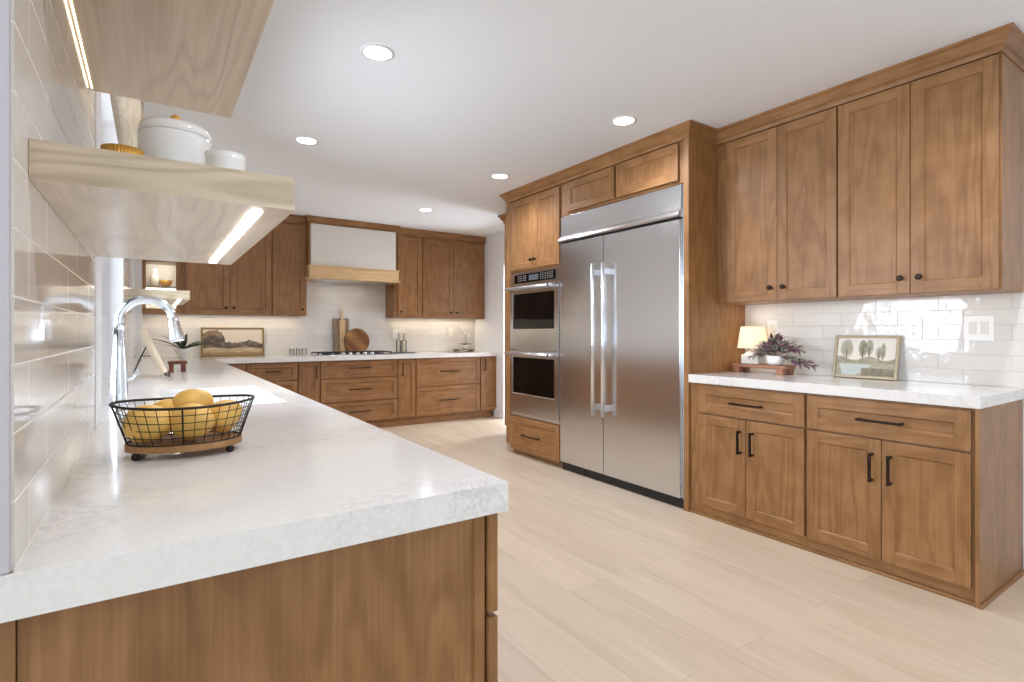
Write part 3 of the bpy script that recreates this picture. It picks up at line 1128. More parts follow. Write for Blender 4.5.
# ------------------------------------------------------------------ floating shelves and valance
def shelf(label, y0, y1, z0, z1, x1=0.194, wall_led=False):
    s = thing('floating_shelf', label, 'shelf', (XLEFT, y0, z0), 0, 'pale oak floating shelves')
    bm = bmesh.new()
    g = bmesh.new()
    w, l, h = x1 - XLEFT, y1 - y0, z1 - z0
    box(bm, 0.0005, w, 0, l, 0.0, h, 0)
    bm.normal_update()
    for f in bm.faces:
        f.material_index = 1 if abs(f.normal.y) > 0.5 else 0
    g.free()
    link('board', bm, [M['oak'], M['oak_x']], s)
    if wall_led:
        link('led_strip', bx(0.003, 0.006, 0.02, l - 0.02, -0.0015, 0.0), M['led_warm'], s)
    else:
        link('led_strip', bx(0.267, 0.283, 0.035, l - 0.045, -0.0025, 0.0), M['led'], s)
    return s


SH0, SH1 = 0.922, 1.775
ZS = 1.389
shelf('lower near oak floating shelf holding white ceramics', SH0, SH1, ZS, 1.441)
shelf('topmost oak floating shelf cut off by the picture top', SH0, SH1, 1.822, 1.874, wall_led=True)
shelf('far oak floating shelf beyond the window near the back corner', 3.80, 4.66, 1.392, 1.444)
bm = bmesh.new()
box(bm, XLEFT + 0.0005, -0.036, WY0 + 0.01, WY1, 2.107, CEIL - 0.001, 0, 0.001)
tag(link('window_valance', bm, [M['oak']]), 'pale wood-grained valance box above the sink window', 'valance')

# items on the near shelf
zt = 1.4412
cn = thing('canister', 'large white ceramic canister with glass knob on the lower shelf', 'canister', (0.040, 1.27, zt), 0)
bm = bmesh.new()
r = 0.063
lathe(bm, [(r * .94, 0), (r, 0.006), (r, 0.045), (r * .985, 0.047), (r * .985, 0.050), (r, 0.052), (r, 0.132), (r * .99, 0.138)], 0, 0, 0, 40)
link('pot', bm, M['white_gloss'], cn)
bm = bmesh.new()
lathe(bm, [(r * .985, 0.1385), (r, 0.140), (r * .985, 0.150), (r * .92, 0.158), (r * .3, 0.162)], 0, 0, 0, 40)
lid = link('lid', bm, M['white_gloss'], cn)
bm = bmesh.new()
lathe(bm, [(0.004, 0.1622), (0.005, 0.168), (0.009, 0.172), (0.009, 0.180), (0.005, 0.184)], 0, 0, 0, 16)
link('lid_knob', bm, M['gold'], lid)
mg = thing('mug', 'small white glazed mug right of the big canister', 'mug', (0.118, 1.16, zt), 0)
bm = bmesh.new()
r = 0.034
lathe(bm, [(r * .8, 0), (r, 0.008), (r * 1.02, 0.076), (r * 1.05, 0.088), (r * .95, 0.088), (r * .92, 0.01)], 0, 0, 0, 28)
link('cup', bm, M['white_gloss'], mg)
bm = bmesh.new()
tube(bm, [(-r * .98, 0, 0.062), (-r - 0.014, 0, 0.062), (-r - 0.021, 0, 0.045), (-r - 0.014, 0, 0.024), (-r * .96, 0, 0.018)], 0.004, 8)
link('handle', bm, M['white_gloss'], mg)
bm = bmesh.new()
lathe(bm, [(0.018, 0), (0.026, 0.02), (0.030, 0.06), (0.031, 0.078), (0.028, 0.078), (0.020, 0.015)], -0.043, 1.19, zt, 144, ripple=(36, 0.035))
tag(link('ribbed_bowl', bm, M['gold']), 'ribbed gold bowl against the tile at the back of the lower shelf', 'bowl')

# ------------------------------------------------------------------ fruit basket
BC = (0.066, 1.447)
zc = SLAB_T
bk = thing('wire_basket', 'oval black wire basket on a wooden base with ball feet', 'basket', (BC[0], BC[1], zc), math.radians(-6))
def ell(a, b, z, n=48, ph=0.0, lift=0.0):
    return [(a * math.cos(2 * PI * i / n + ph), b * math.sin(2 * PI * i / n + ph), z + lift * math.cos(2 * PI * i / n + ph) ** 2) for i in range(n)]


bm = bmesh.new()
A_, B_ = 0.116, 0.084
n = 48
lo = [bm.verts.new((x, y, 0.016)) for x, y, z in ell(A_, B_, 0, n)]
hi = [bm.verts.new((x, y, 0.030)) for x, y, z in ell(A_, B_, 0, n)]
bm.faces.new(lo[::-1]); bm.faces.new(hi)
for i in range(n):
    j = (i + 1) % n
    bm.faces.new((lo[i], lo[j], hi[j], hi[i]))
link('base', bm, M['basket_wood'], bk)
AR, BR_, HR = 0.141, 0.112, 0.114
bm = bmesh.new()
tube(bm, ell(AR, BR_, HR, 60, lift=0.006), 0.0030, 8, True)
link('rim', bm, M['iron'], bk)
bm = bmesh.new()
for k in range(1, 5):
    f = k / 5.0
    tube(bm, ell(A_ - 0.004 + (AR - A_) * f, B_ - 0.004 + (BR_ - B_) * f, 0.030 + (HR - 0.030) * f, 48, lift=0.006 * f), 0.0010, 6, True)
tube(bm, ell(A_ - 0.003, B_ - 0.003, 0.0315, 48), 0.0016, 6, True)
nn = 36
for i in range(nn):
    a = 2 * PI * i / nn
    p0 = ((A_ - 0.004) * math.cos(a), (B_ - 0.004) * math.sin(a), 0.031)
    p1 = (AR * math.cos(a), BR_ * math.sin(a), HR + 0.006 * math.cos(a) ** 2)
    tube(bm, [p0, p1], 0.0020 if i % 9 == 0 else 0.0009, 6)
o = link('wire_mesh', bm, M['iron'], bk)
for sx, sy in ((-1, -1), (1, -1), (-1, 1), (1, 1)):
    bm = bmesh.new()
    lathe(bm, [(0.004, 0.0), (0.0078, 0.003), (0.009, 0.008), (0.007, 0.0135), (0.004, 0.0158)], sx * 0.090, sy * 0.045, 0, 14)
    link('foot', bm, M['iron'], bk)


def fruit(label, x, y, z, r, stretch, rot):
    bm = bmesh.new()
    bmesh.ops.create_uvsphere(bm, u_segments=32, v_segments=20, radius=r)
    for v in bm.verts:
        t = v.co.z / r
        s = 1.0 - 0.10 * t
        v.co.x *= s * (1 + 0.03 * math.sin(3 * t + x * 40))
        v.co.y *= s * 0.96
        v.co.z *= stretch
        v.co.x += 0.006 * (t * t)
    for f in bm.faces:
        f.smooth = True
    o = link('yellow_fruit', bm, M['fruit'])
    o.location = (x, y, z)
    o.rotation_euler = rot
    tag(o, label, 'fruit', 'yellow fruit in the wire basket')
    return o


fz = SLAB_T + 0.031
fruit('yellow fruit at the front left of the wire basket', -0.006, 1.428, fz + 0.0445, 0.0435, 1.12, (1.5, 0.2, 1.2))
fruit('yellow fruit at the front centre of the wire basket', 0.078, 1.410, fz + 0.0435, 0.0425, 1.12, (1.4, 0.1, 0.4))
fruit('yellow fruit at the right end of the wire basket', 0.143, 1.455, fz + 0.046, 0.037, 1.16, (0.5, 0.5, 0.6))
fruit('yellow fruit at the back left of the wire basket', 0.032, 1.502, fz + 0.051, 0.040, 1.10, (1.2, 0.3, 2.2))
fruit('yellow fruit on top of the pile in the wire basket', 0.080, 1.490, fz + 0.073, 0.039, 1.18, (0.4, 1.0, 0.3))

# ------------------------------------------------------------------ paintings
def lerp(a, b, t):
    return tuple(a[i] + (b[i] - a[i]) * t for i in range(3))


def hsh(i, j):
    v = math.sin(i * 127.1 + j * 311.7) * 43758.5453
    return v - math.floor(v)


def vnoise(x, y):
    i, j = math.floor(x), math.floor(y)
    fx, fy = x - i, y - j
    fx, fy = fx * fx * (3 - 2 * fx), fy * fy * (3 - 2 * fy)
    a = hsh(i, j) * (1 - fx) + hsh(i + 1, j) * fx
    b = hsh(i, j + 1) * (1 - fx) + hsh(i + 1, j + 1) * fx
    return a * (1 - fy) + b * fy


def fbm(x, y):
    return 0.5 * vnoise(x, y) + 0.3 * vnoise(2.1 * x + 5, 2.1 * y) + 0.2 * vnoise(4.3 * x, 4.3 * y + 9)


def paint_brown(u, v):      # dark trees over a pale sky
    sky = lerp((236, 220, 196), (214, 206, 196), v)
    c = sky
    n = fbm(u * 18, v * 9)
    top = 0.52 + 0.08 * math.sin(u * 9)
    if u < 0.36:
        top = 0.99 - 0.9 * abs(u - 0.18) + 0.15 * (fbm(u * 25, 3) - 0.5)
        if u > 0.3: top -= (u - 0.3) * 3
    elif u > 0.60:
        top = 0.56 - 0.5 * abs(u - 0.76) + 0.12 * (fbm(u * 30, 1) - 0.5)
    else:
        top = 0.48 + 0.14 * (fbm(u * 30, 2) - 0.5)
    if v < top + 0.06 * (n - 0.5) and v > 0.2:
        c = lerp((74, 66, 58), (150, 132, 112), n * n * 1.5)
        if u < 0.36 and v > 0.75:
            c = lerp(c, (150, 116, 78), 0.5)
    if v <= 0.26 + 0.03 * math.sin(u * 11):
        c = lerp((150, 126, 96), (226, 208, 170), fbm(u * 10, v * 30))
    if v < 0.10:
        c = lerp(c, (128, 100, 62), 0.5)
    return c


def paint_pale(u, v):       # pale river meadow with three clumps of trees
    c = lerp((240, 226, 212), (238, 232, 222), v)
    n = fbm(u * 22, v * 14)
    for cx, cz, rx, rz, d in ((0.17, 0.72, 0.12, 0.25, 0.75), (0.45, 0.73, 0.08, 0.24, 1.0), (0.56, 0.76, 0.07, 0.22, 0.8), (0.72, 0.62, 0.05, 0.16, 0.8), (0.79, 0.66, 0.045, 0.22, 0.9)):
        q = ((u - cx) / rx) ** 2 + ((v - cz) / rz) ** 2
        if q < 0.55 + 0.9 * n:
            c = lerp(c, lerp((118, 114, 96), (184, 180, 152), n), d * min(1, (1.4 - q)))
        if abs(u - cx) < 0.008 and 0.35 < v < cz:
            c = (112, 100, 84)
    if v < 0.46 + 0.05 * math.sin(u * 12 + 1):
        c = lerp((132, 128, 104), (196, 188, 164), n)
    if v < 0.34:
        c = lerp((150, 146, 124), (208, 198, 172), fbm(u * 14, v * 30))
    rv = 0.30 - 0.28 * (1 - v / 0.32) if v < 0.32 else 0
    if v < 0.30 and 0.06 + 0.2 * (0.3 - v) < u < 0.62 - 0.9 * (0.30 - v):
        c = lerp((186, 196, 192), (212, 216, 208), fbm(u * 8, v * 30))
    if v < 0.2 and u > 0.45:
        c = lerp((116, 108, 92), (164, 152, 124), n)
    return c


def painting(label, w, h, fn, frame_mat, loc, rotz, lean, fwid=0.018, fdep=0.02):
    """local: x across, front -y, z up, leaning back by lean"""
    p = thing('framed_painting', label, 'painting', loc, rotz)
    p.rotation_euler = (-lean, 0, rotz)
    bm = bmesh.new()
    for a in ((0, fwid, 0, h), (w - fwid, w, 0, h), (fwid, w - fwid, 0, fwid), (fwid, w - fwid, h - fwid, h)):
        box(bm, a[0], a[1], 0, fdep, a[2], a[3], 0, 0.003)
    link('frame', bm, frame_mat, p)
    nu = 110
    nv = max(20, int(nu * (h / w)))
    me = bpy.data.meshes.new('canvas')
    vs, fs, cols = [], [], []
    iw, ih = w - 2 * fwid, h - 2 * fwid
    for j in range(nv + 1):
        for i in range(nu + 1):
            vs.append((fwid + iw * i / nu, 0.011, fwid + ih * j / nv))
            cc = fn(i / nu, j / nv)
            cols.append(srgb(*[max(0, min(255, q)) for q in cc]))
    for j in range(nv):
        for i in range(nu):
            a = j * (nu + 1) + i
            fs.append((a, a + 1, a + nu + 2, a + nu + 1))
    b0 = len(vs)
    vs += [(fwid, 0.0185, fwid), (w - fwid, 0.0185, fwid), (w - fwid, 0.0185, h - fwid), (fwid, 0.0185, h - fwid)]
    cols += [srgb(90, 70, 50)] * 4
    fs.append((b0, b0 + 3, b0 + 2, b0 + 1))
    me.from_pydata(vs, [], fs)
    ca = me.color_attributes.new('Col', 'FLOAT_COLOR', 'POINT')
    for i, c in enumerate(cols):
        ca.data[i].color = c
    me.materials.append(M['canvas'])
    o = bpy.data.objects.new('canvas', me)
    COL.objects.link(o)
    o.parent = p
    return p


painting('wide gold-framed painting of dark trees leaning on the back wall', 0.655, 0.335, paint_brown, M['frame_gold'], (0.463, 6.945, SLAB_T + 0.0032), 0, 0.14)
painting('small champagne-framed landscape leaning on the right backsplash', 0.350, 0.260, paint_pale, M['frame_pale'], (3.512, 1.660, SLAB_T + 0.0042), RY, 0.19, 0.016, 0.02)

# ------------------------------------------------------------------ cooktop
ck = thing('cooktop', 'black gas cooktop with steel knobs under the hood', 'cooktop', (2.095, 6.42, SLAB_T), 0)
bm = bmesh.new()
box(bm, -0.47, 0.47, 0.03, 0.465, 0.0005, 0.010, 0, 0.002)
link('tray', bm, M['steel'], ck)
for gx in (-0.31, 0.0, 0.31):
    bm = bmesh.new()
    for yy in (0.14, 0.30, 0.445):
        box(bm, gx - 0.15, gx + 0.15, yy - 0.006, yy + 0.006, 0.026, 0.038, 0, 0.002)
    for xx in (-0.144, -0.05, 0.05, 0.144):
        box(bm, gx + xx - 0.006, gx + xx + 0.006, 0.135, 0.45, 0.026, 0.038, 0, 0.002)
    for xx in (-0.144, 0.144):
        for yy in (0.14, 0.445):
            box(bm, gx + xx - 0.006, gx + xx + 0.006, yy - 0.006, yy + 0.006, 0.0102, 0.03)
    link('grate', bm, M['black'], ck)
for bx_, by_ in ((-0.31, 0.21), (-0.31, 0.38), (0, 0.30), (0.31, 0.21), (0.31, 0.38)):
    bm = bmesh.new()
    lathe(bm, [(0.04, 0.0102), (0.04, 0.018), (0.028, 0.022)], bx_, by_, 0, 20)
    link('burner', bm, M['black'], ck)
for kx in (-0.18, -0.09, 0.0, 0.09, 0.18):
    bm = bmesh.new()
    lathe(bm, [(0.021, 0.0102), (0.019, 0.03), (0.017, 0.034)], kx, 0.075, 0, 20)
    link('knob', bm, M['handle_steel'], ck)

# things behind the cooktop
def rect_board(label, x, w, h, t, mat, y, lean, hole=True, handle=False, wh=0.03, hh=0.11):
    bm = bmesh.new()
    box(bm, -w / 2, w / 2, 0, t, 0, h, 0, 0.004)
    if handle:
        box(bm, -wh / 2, wh / 2, 0, t, h - 0.001, h + hh, 0, 0.004)
    o = link('cutting_board', bm, mat)
    o.location = (x, y, SLAB_T + 0.0022)
    o.rotation_euler = (-lean, 0, 0)
    return tag(o, label, 'cutting board', 'cutting boards behind the cooktop')


rect_board('grey-brown rectangular cutting board standing behind the cooktop', 2.035, 0.20, 0.46, 0.018, M['board_grey'], 6.955, 0.09)
rect_board('slim pale cutting board with long dark handle behind the cooktop', 2.045, 0.075, 0.44, 0.014, M['hood_oak'], 6.932, 0.09, handle=True, wh=0.028, hh=0.13)
bm = bmesh.new()
lathe(bm, [(0.160, 0), (0.165, 0.004), (0.165, 0.016), (0.160, 0.02)], 0, 0, 0.165, 48, 'y')
for v in bm.verts:
    pass
o = link('cutting_board', bm, [M['board_tan']])
o.location = (2.222, 6.915, SLAB_T + 0.001)
o.rotation_euler = (-0.12, 0, 0)
tag(o, 'round striped wooden cutting board behind the cooktop', 'cutting board', 'cutting boards behind the cooktop')
k = NT(M['board_tan'])
# broad light and dark staves running diagonally over the round board
tc = k.n('ShaderNodeTexCoord')
mp = k.n('ShaderNodeMapping')
mp.inputs['Rotation'].default_value = (0, math.radians(42), 0)
k.l(tc.outputs['Object'], mp.inputs['Vector'])
wv = k.n('ShaderNodeTexWave')
wv.bands_direction = 'X'
wv.inputs['Scale'].default_value = 1.6
wv.inputs['Distortion'].default_value = 1.0
k.l(mp.outputs[0], wv.inputs['Vector'])
old = k.b.inputs['Base Color'].links[0].from_socket
k.l(k.mix(wv.outputs[1], srgb(122, 76, 40), old, 'MIX'), k.b.inputs['Base Color'])


def bottle(label, x, y, h, r, group, neck=0.35):
    t = thing('glass_bottle', label, 'bottle', (x, y, SLAB_T), 0, group)
    bm = bmesh.new()
    nz = h * (1 - neck)
    lathe(bm, [(r * .9, 0.0005), (r, 0.006), (r, nz * .9), (r * .4, nz * 1.05), (r * .36, h * .95), (r * .45, h)], 0, 0, 0, 18)
    link('glass', bm, M['clear_glass'], t)
    bm = bmesh.new()
    lathe(bm, [(r * .28, h + 0.0005), (r * .3, h + 0.02), (r * .1, h + 0.045)], 0, 0, 0, 12)
    link('stopper', bm, M['handle_steel'], t)
    return t


bottle('left clear glass oil bottle at the right end of the cooktop', 2.784, 6.90, 0.255, 0.034, 'oil bottles')
bottle('right clear glass oil bottle at the right end of the cooktop', 2.862, 6.90, 0.255, 0.034, 'oil bottles')
bm = bmesh.new()
box(bm, 2.66, 3.0, 6.83, 6.97, SLAB_T + 0.0005, SLAB_T + 0.008, 0, 0.002)
tag(link('bottle_tray', bm, M['black']), 'flat dark tray by the oil bottles', 'tray')
for o in [q for q in bpy.data.objects if q.get('group') == 'oil bottles']:
    o.location.z = SLAB_T + 0.0085
for i, (x, lb) in enumerate(((1.415, 'leftmost of the three little glass jars left of the cooktop'), (1.49, 'middle of the three little glass jars left of the cooktop'), (1.56, 'rightmost of the three little glass jars left of the cooktop'))):
    t = thing('spice_jar', lb, 'jar', (x, 6.90, SLAB_T), 0, 'small glass spice jars')
    bm = bmesh.new()
    lathe(bm, [(0.025, 0.0005), (0.027, 0.004), (0.027, 0.07), (0.018, 0.078)], 0, 0, 0, 16)
    link('glass', bm, M['clear_glass'], t)
    bm = bmesh.new()
    lathe(bm, [(0.017, 0.0785), (0.017, 0.095), (0.012, 0.1)], 0, 0, 0, 16)
    link('lid', bm, M['handle_steel'], t)

# ------------------------------------------------------------------ leaves, plants
def leaf(bm, base, direction, length, width, mi=0, curl=0.2, side=None):
    d = Vector(direction).normalized()
    s = Vector(side) if side else d.cross(Vector((0, 0, 1)))
    if s.length < 1e-4:
        s = Vector((1, 0, 0))
    s.normalize()
    up = s.cross(d).normalized()
    n = 6
    L, R, C = [], [], []
    for i in range(n + 1):
        t = i / n
        w = width * 0.5 * math.sin(PI * (t ** 0.75)) if 0 < i < n else 0.0
        c = Vector(base) + d * (length * t) - up * (curl * length * t * t)
        C.append(bm.verts.new(c))
        L.append(bm.verts.new(c + s * w + up * w * 0.25) if w else C[-1])
        R.append(bm.verts.new(c - s * w + up * w * 0.25) if w else C[-1])
    for i in range(n):
        for X in (L, R):
            q = []
            for v in (C[i], C[i + 1], X[i + 1], X[i]):
                if v not in q:
                    q.append(v)
            if len(q) >= 3:
                f = bm.faces.new(q)
                f.smooth = True
                f.material_index = mi


def solidify(o, t=0.0008):
    md = o.modifiers.new('thickness', 'SOLIDIFY')
    md.thickness = t
    md.offset = 0
    return o


# small lamp, riser, arrangement on the right worktop
rz = SLAB_T + 0.060
rs = thing('wooden_riser', 'small reddish wood riser under the little lamp on the right', 'riser', (3.44, 2.07, SLAB_T), 0)
bm = bmesh.new()
box(bm, -0.07, 0.07, -0.19, 0.19, 0.038, 0.060, 0, 0.004)
link('top', bm, M['riser'], rs)
for sx in (-1, 1):
    for sy in (-1, 1):
        bm = bmesh.new()
        box(bm, sx * 0.05 - 0.02, sx * 0.05 + 0.02, sy * 0.155 - 0.022, sy * 0.155 + 0.022, 0.0005, 0.0378, 0, 0.005)
        link('foot', bm, M['riser'], rs)
lp = thing('table_lamp', 'small glowing table lamp with pleated cream shade on the riser', 'lamp', (3.46, 2.155, rz), 0)
bm = bmesh.new()
g = bmesh.new()
box(bm, -0.045, 0.045, -0.062, 0.062, 0.0005, 0.062, 0, 0.006)
v0 = [bm.verts.new((x, y, 0.060)) for x, y in ((-0.042, -0.058), (0.042, -0.058), (0.042, 0.058), (-0.042, 0.058))]
v1 = [bm.verts.new((x, y, 0.088)) for x, y in ((-0.014, -0.014), (0.014, -0.014), (0.014, 0.014), (-0.014, 0.014))]
for i in range(4):
    bm.faces.new((v0[i], v0[(i + 1) % 4], v1[(i + 1) % 4], v1[i]))
bm.faces.new(v1)
tube(bm, [(0, 0, 0.086), (0, 0, 0.125)], 0.008, 12)
g.free()
link('base', bm, M['white_gloss'], lp)
bm = bmesh.new()
seg = 96
rings = []
for r, h in ((0.098, 0.108), (0.087, 0.180), (0.075, 0.258)):
    rings.append([bm.verts.new((r * (1 + (0.022 if i % 2 else -0.022)) * math.cos(2 * PI * i / seg), r * (1 + (0.022 if i % 2 else -0.022)) * math.sin(2 * PI * i / seg), h)) for i in range(seg)])
for a, b in zip(rings[:-1], rings[1:]):
    for i in range(seg):
        j = (i + 1) % seg
        bm.faces.new((a[i], a[j], b[j], b[i]))
solidify(link('lamp_shade', bm, M['shade'], lp), 0.001)
bm = bmesh.new()
bmesh.ops.create_uvsphere(bm, u_segments=14, v_segments=10, radius=0.018, matrix=Matrix.Translation((0, 0, 0.15)))
link('bulb', bm, new_mat('warm_bulb', (1, 1, 1, 1), emis=(1.0, 0.93, 0.82, 1), es=10.0), lp)
ld = bpy.data.lights.new('table_lamp_light', 'POINT')
ld.energy = 0.62
ld.color = (1.0, 0.95, 0.86)
ld.shadow_soft_size = 0.03
lo_ = bpy.data.objects.new('table_lamp_light', ld)
lo_.location = (3.46, 2.155, rz + 0.20)
COL.objects.link(lo_)

fa = thing('flower_arrangement', 'purple and sage leafy arrangement in a white pot on the riser', 'plant', (3.44, 1.985, rz), 0)
bm = bmesh.new()
lathe(bm, [(0.040, 0.0005), (0.052, 0.01), (0.056, 0.062), (0.052, 0.062), (0.044, 0.012)], 0, 0, 0, 28)
link('pot', bm, M['white_gloss'], fa)
rnd = random.Random(11)
bl, bs = bmesh.new(), bmesh.new()
heads = []
for i in range(46):
    # sprays reach mostly along y (to the right they trail low)
    sy = rnd.uniform(-1, 1)
    ln = 0.27 if sy < 0 else 0.12
    tip = Vector((rnd.uniform(-0.07, 0.03), sy * ln, 0.055 + 0.10 * (1 - abs(sy)) + rnd.uniform(-0.02, 0.03) - (0.05 if sy < -0.75 else 0)))
    base = Vector((rnd.uniform(-0.02, 0.02), rnd.uniform(-0.02, 0.02), 0.05))
    mid = (base + tip) / 2 + Vector((0, 0, 0.03))
    pts = []
    for k in range(7):
        t = k / 6
        pts.append(base * (1 - t) ** 2 + mid * 2 * t * (1 - t) + tip * t * t)
    tube(bs, pts, 0.0012, 5)
    for k in range(2, 7):
        for q in range(3):
            dd = (pts[k] - pts[k - 1]).normalized() + Vector((rnd.uniform(-1, 1), rnd.uniform(-1, 1), rnd.uniform(-0.6, 0.8))) * 0.8
            leaf(bl, pts[k], dd, rnd.uniform(0.032, 0.056), rnd.uniform(0.014, 0.022), 0 if rnd.random() < 0.62 else 1, 0.15)
solidify(link('leaves', bl, [M['leaf_purple'], M['leaf_sage']], fa, False), 0.0006)
link('stems', bs, M['stem'], fa)

# orchid and tray in the far right back corner
bm = bmesh.new()
box(bm, 3.62, 3.92, 6.78, 6.94, SLAB_T + 0.024, SLAB_T + 0.034, 0, 0.002)
for x in (3.65, 3.89):
    box(bm, x - 0.015, x + 0.015, 6.80, 6.92, SLAB_T + 0.0005, SLAB_T + 0.024)
tag(link('serving_stand', bm, M['board_grey']), 'low grey wooden stand in the right back corner', 'stand')
ob = thing('orchid', 'little white orchid in a pot at the right end of the back worktop', 'plant', (3.79, 6.86, SLAB_T + 0.0345), 0)
bm = bmesh.new()
lathe(bm, [(0.03, 0.0003), (0.042, 0.01), (0.045, 0.06), (0.04, 0.06), (0.03, 0.01)], 0, 0, 0, 20)
link('pot', bm, M['white_gloss'], ob)
bm = bmesh.new()
tube(bm, [(0, 0, 0.03), (0.01, 0, 0.14), (-0.02, 0, 0.24), (-0.08, 0, 0.29)], 0.002, 6)
link('stem', bm, M['leaf_dark'], ob)
bm = bmesh.new()
for i in range(6):
    a = i * 1.05
    leaf(bm, (0, 0, 0.06), (math.cos(a), math.sin(a) * 0.6, 0.4), 0.11, 0.035, 0, 0.35)
solidify(link('leaves', bm, M['leaf_dark'], ob, False))
bm = bmesh.new()
for (x, z) in ((-0.08, 0.29), (-0.05, 0.265), (-0.015, 0.235), (0.05, 0.20), (-0.10, 0.30)):
    for i in range(5):
        a = i * 2 * PI / 5 + x * 30
        mt = Matrix.Translation((x + 0.015 * math.cos(a), -0.012, z + 0.015 * math.sin(a))) @ Matrix.Rotation(-a, 4, 'Y') @ Matrix.Diagonal((0.017, 0.004, 0.012, 1))
        bmesh.ops.create_uvsphere(bm, u_segments=10, v_segments=6, radius=1.0, matrix=mt)
link('petals', bm, M['petal'], ob, False)

# left corner: bowl plant, riser, recipe easel
t = thing('potted_plant', 'dark-leaved plant in a pale bowl in the left back corner', 'plant', (0.275, 6.66, SLAB_T), 0)
bm = bmesh.new()
lathe(bm, [(0.03, 0.0005), (0.034, 0.02), (0.066, 0.06), (0.080, 0.105), (0.075, 0.105), (0.055, 0.06), (0.02, 0.03)], 0, 0, 0, 28)
link('bowl', bm, M['grey_bowl'], t)
bm = bmesh.new()
for a, el, ln, wd in ((0.1, 0.50, 0.32, 0.10), (0.5, 0.75, 0.26, 0.08), (3.1, 0.75, 0.36, 0.07), (-0.2, 0.62, 0.28, 0.09), (2.6, 1.2, 0.26, 0.06), (4.4, 0.7, 0.18, 0.06), (-0.5, 0.5, 0.2, 0.06), (3.6, 0.6, 0.2, 0.05), (1.4, 1.3, 0.22, 0.06), (-0.1, 0.9, 0.2, 0.07)):
    leaf(bm, (0, 0, 0.09), (math.cos(a), math.sin(a) * 0.5, el), ln, wd, 0, 0.3)
solidify(link('leaves', bm, M['leaf_dark'], t, False), 0.001)
t = thing('wooden_riser', 'small dark red-brown wooden riser near the recipe easel on the left', 'riser', (0.150, 4.42, SLAB_T), 0)
bm = bmesh.new()
box(bm, -0.058, 0.058, -0.045, 0.045, 0.056, 0.078, 0, 0.004)
link('top', bm, M['riser_dark'], t)
for sx in (-1, 1):
    for sy in (-1, 1):
        bm = bmesh.new()
        box(bm, sx * 0.036 - 0.014, sx * 0.036 + 0.014, sy * 0.027 - 0.013, sy * 0.027 + 0.013, 0.0005, 0.0558, 0, 0.004)
        link('foot', bm, M['riser_dark'], t)

# recipe book on wire easel: seen edge-on, leaning back towards the wall
YE = 4.05
es = thing('wire_easel', 'black wire easel holding the cream board by the window', 'easel', (0.05, YE, SLAB_T), 0)
bm = bmesh.new()
for dy in (-0.10, 0.10):
    tube(bm, [(0.040, dy, 0.004), (0.026, dy, 0.010), (0.012, dy, 0.026), (-0.060, dy * 0.5, 0.19), (-0.07, dy * .2, 0.21)], 0.004, 8)
    tube(bm, [(0.040, dy, 0.004), (0.044, dy, 0.024)], 0.004, 8)
tube(bm, [(-0.070, 0, 0.205), (-0.11, 0, 0.11), (-0.150, 0, 0.004)], 0.004, 8)
tube(bm, [(0.020, -0.10, 0.013), (0.020, 0.10, 0.013)], 0.003, 8)
tube(bm, [(-0.034, -0.062, 0.13), (-0.104, 0, 0.13)], 0.003, 8)
link('frame', bm, M['iron'], es)
bm = bmesh.new()
box(bm, -0.011, 0.011, -0.12, 0.12, 0, 0.29, 0, 0.003)
o = link('display_board', bm, [M['cream_cover']])
o.location = (0.066, YE, SLAB_T + 0.020)
o.rotation_euler = (0, math.radians(-23), math.radians(-5))
tag(o, 'cream board leaning on the black wire easel near the window', 'board')

# ------------------------------------------------------------------ outlets and switches
def plate(name, label, cat, loc, rotz, w, h, kind):
    p = thing(name, label, cat, loc, rotz)
    bm = bmesh.new()
    box(bm, -w / 2, w / 2, -0.006, 0.0, -h / 2, h / 2, 0, 0.002)
    link('plate', bm, M['plate'], p)
    if kind == 'switch':
        for x in (-0.024, 0.024):
            bm = bmesh.new()
            box(bm, x - 0.016, x + 0.016, -0.009, -0.006, -0.033, 0.033, 0, 0.001)
            link('rocker', bm, M['rocker'], p)
    else:
        bm = bmesh.new()
        for z in (-0.020, 0.020):
            for x in (-0.006, 0.006):
                box(bm, x - 0.001, x + 0.001, -0.0068, -0.006, z - 0.005, z + 0.005)
            box(bm, -0.002, 0.002, -0.0068, -0.006, z - 0.014, z - 0.010)
        link('slots', bm, M['slot'], p)
    return p


XT = XWALL - 0.0092
plate('power_outlet', 'white outlet plate right of the small landscape painting', 'outlet', (XT, 1.252, 1.207), RY, 0.078, 0.128, 'o')
plate('light_switch', 'white double switch plate at the right end of the backsplash', 'switch', (XT, 0.965, 1.213), RY, 0.124, 0.130, 'switch')
plate('power_outlet', 'white outlet plate behind the purple arrangement', 'outlet', (XT, 2.085, 1.215), RY, 0.074, 0.118, 'o')
YT = YBACK - 0.0092
plate('power_outlet', 'white outlet plate behind the oil bottles on the back wall', 'outlet', (2.785, YT, 1.17), 0, 0.078, 0.125, 'o')
plate('power_outlet', 'white outlet plate on the back wall near the orchid', 'outlet', (3.634, YT, 1.197), 0, 0.078, 0.125, 'o')

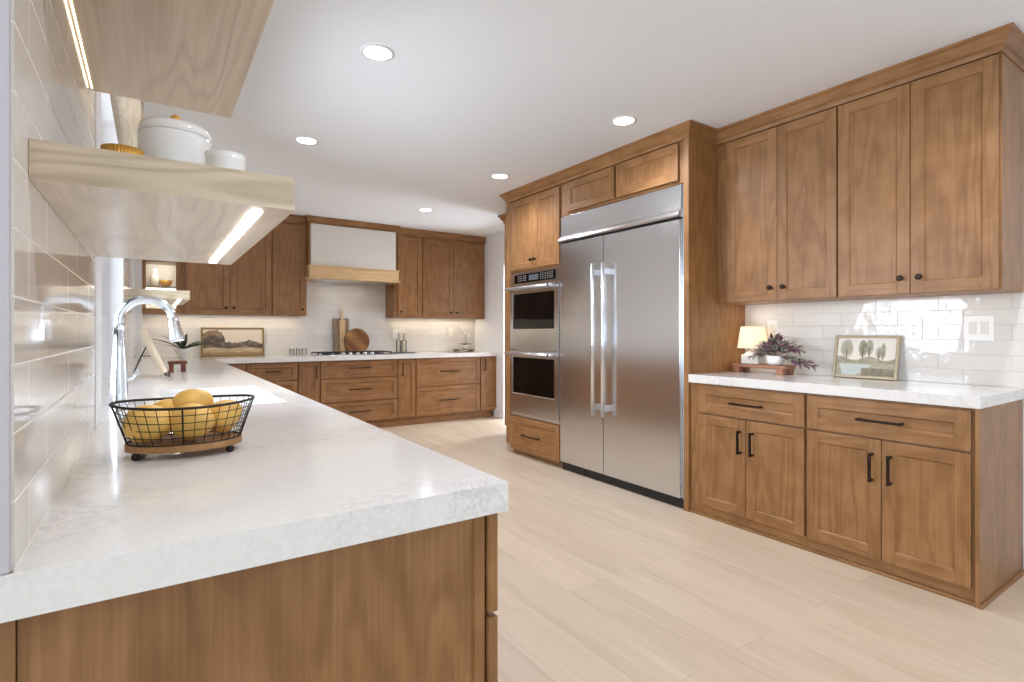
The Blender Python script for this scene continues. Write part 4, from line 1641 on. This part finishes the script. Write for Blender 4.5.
# ------------------------------------------------------------------ lights of the room
def downlight(label, x, y):
    t = thing('recessed_light', label, 'ceiling light', (x, y, CEIL), 0, 'round recessed ceiling lights')
    bm = bmesh.new()
    n = 40
    pr_ = [(0.082, -0.0005), (0.082, -0.004), (0.066, -0.006), (0.064, -0.0008)]
    rings = [[bm.verts.new((r * math.cos(2 * PI * i / n), r * math.sin(2 * PI * i / n), z)) for i in range(n)] for r, z in pr_]
    for a, b in zip(rings, rings[1:] + rings[:1]):
        for i in range(n):
            j = (i + 1) % n
            f = bm.faces.new((a[i], a[j], b[j], b[i]))
            f.smooth = True
    link('trim_ring', bm, M['trim'], t)
    bm = bmesh.new()
    lathe(bm, [(0.0635, -0.001), (0.0635, -0.0035)], 0, 0, 0, 32)
    link('lens', bm, M['lens'], t)
    d = bpy.data.lights.new('downlight_lamp', 'SPOT')
    d.energy = 49
    d.spot_size = math.radians(150)
    d.spot_blend = 0.8
    d.shadow_soft_size = 0.06
    d.color = (0.97, 1.015, 1.17)
    o = bpy.data.objects.new('downlight_lamp', d)
    o.location = (x, y, CEIL - 0.02)
    COL.objects.link(o)


LX, RX_ = 0.928, 2.56
downlight('large recessed ceiling light right of the topmost shelf, nearest the camera', LX, 2.572)
downlight('recessed ceiling light above the sink side, left of the hood', LX, 4.03)
downlight('recessed ceiling light in front of the refrigerator, nearest on the right side', RX_, 2.50)
downlight('recessed ceiling light in front of the double oven', RX_, 4.00)
downlight('farthest recessed ceiling light, near the back wall cabinets', RX_, 5.55)
downlight('recessed ceiling light behind the camera on the left', LX, 0.4)
downlight('recessed ceiling light behind the camera on the right', RX_, 0.6)

# warm under-cabinet strips
WARM = (1.0, 0.86, 0.66)
area('under_cabinet_light_right', (3.47, 1.55, 1.384), (0, 0, 0), 0.03, 1.35, 0.45, WARM)
area('under_cabinet_light_back_left', (0.75, 6.90, 1.384), (0, 0, 0), 1.5, 0.03, 2.2, WARM)
area('under_cabinet_light_back_right', (3.35, 6.90, 1.384), (0, 0, 0), 1.25, 0.03, 2.2, WARM)
area('hood_light', (2.095, 6.80, 1.808), (0, 0, 0), 0.6, 0.05, 0.8, (1, 0.93, 0.84))
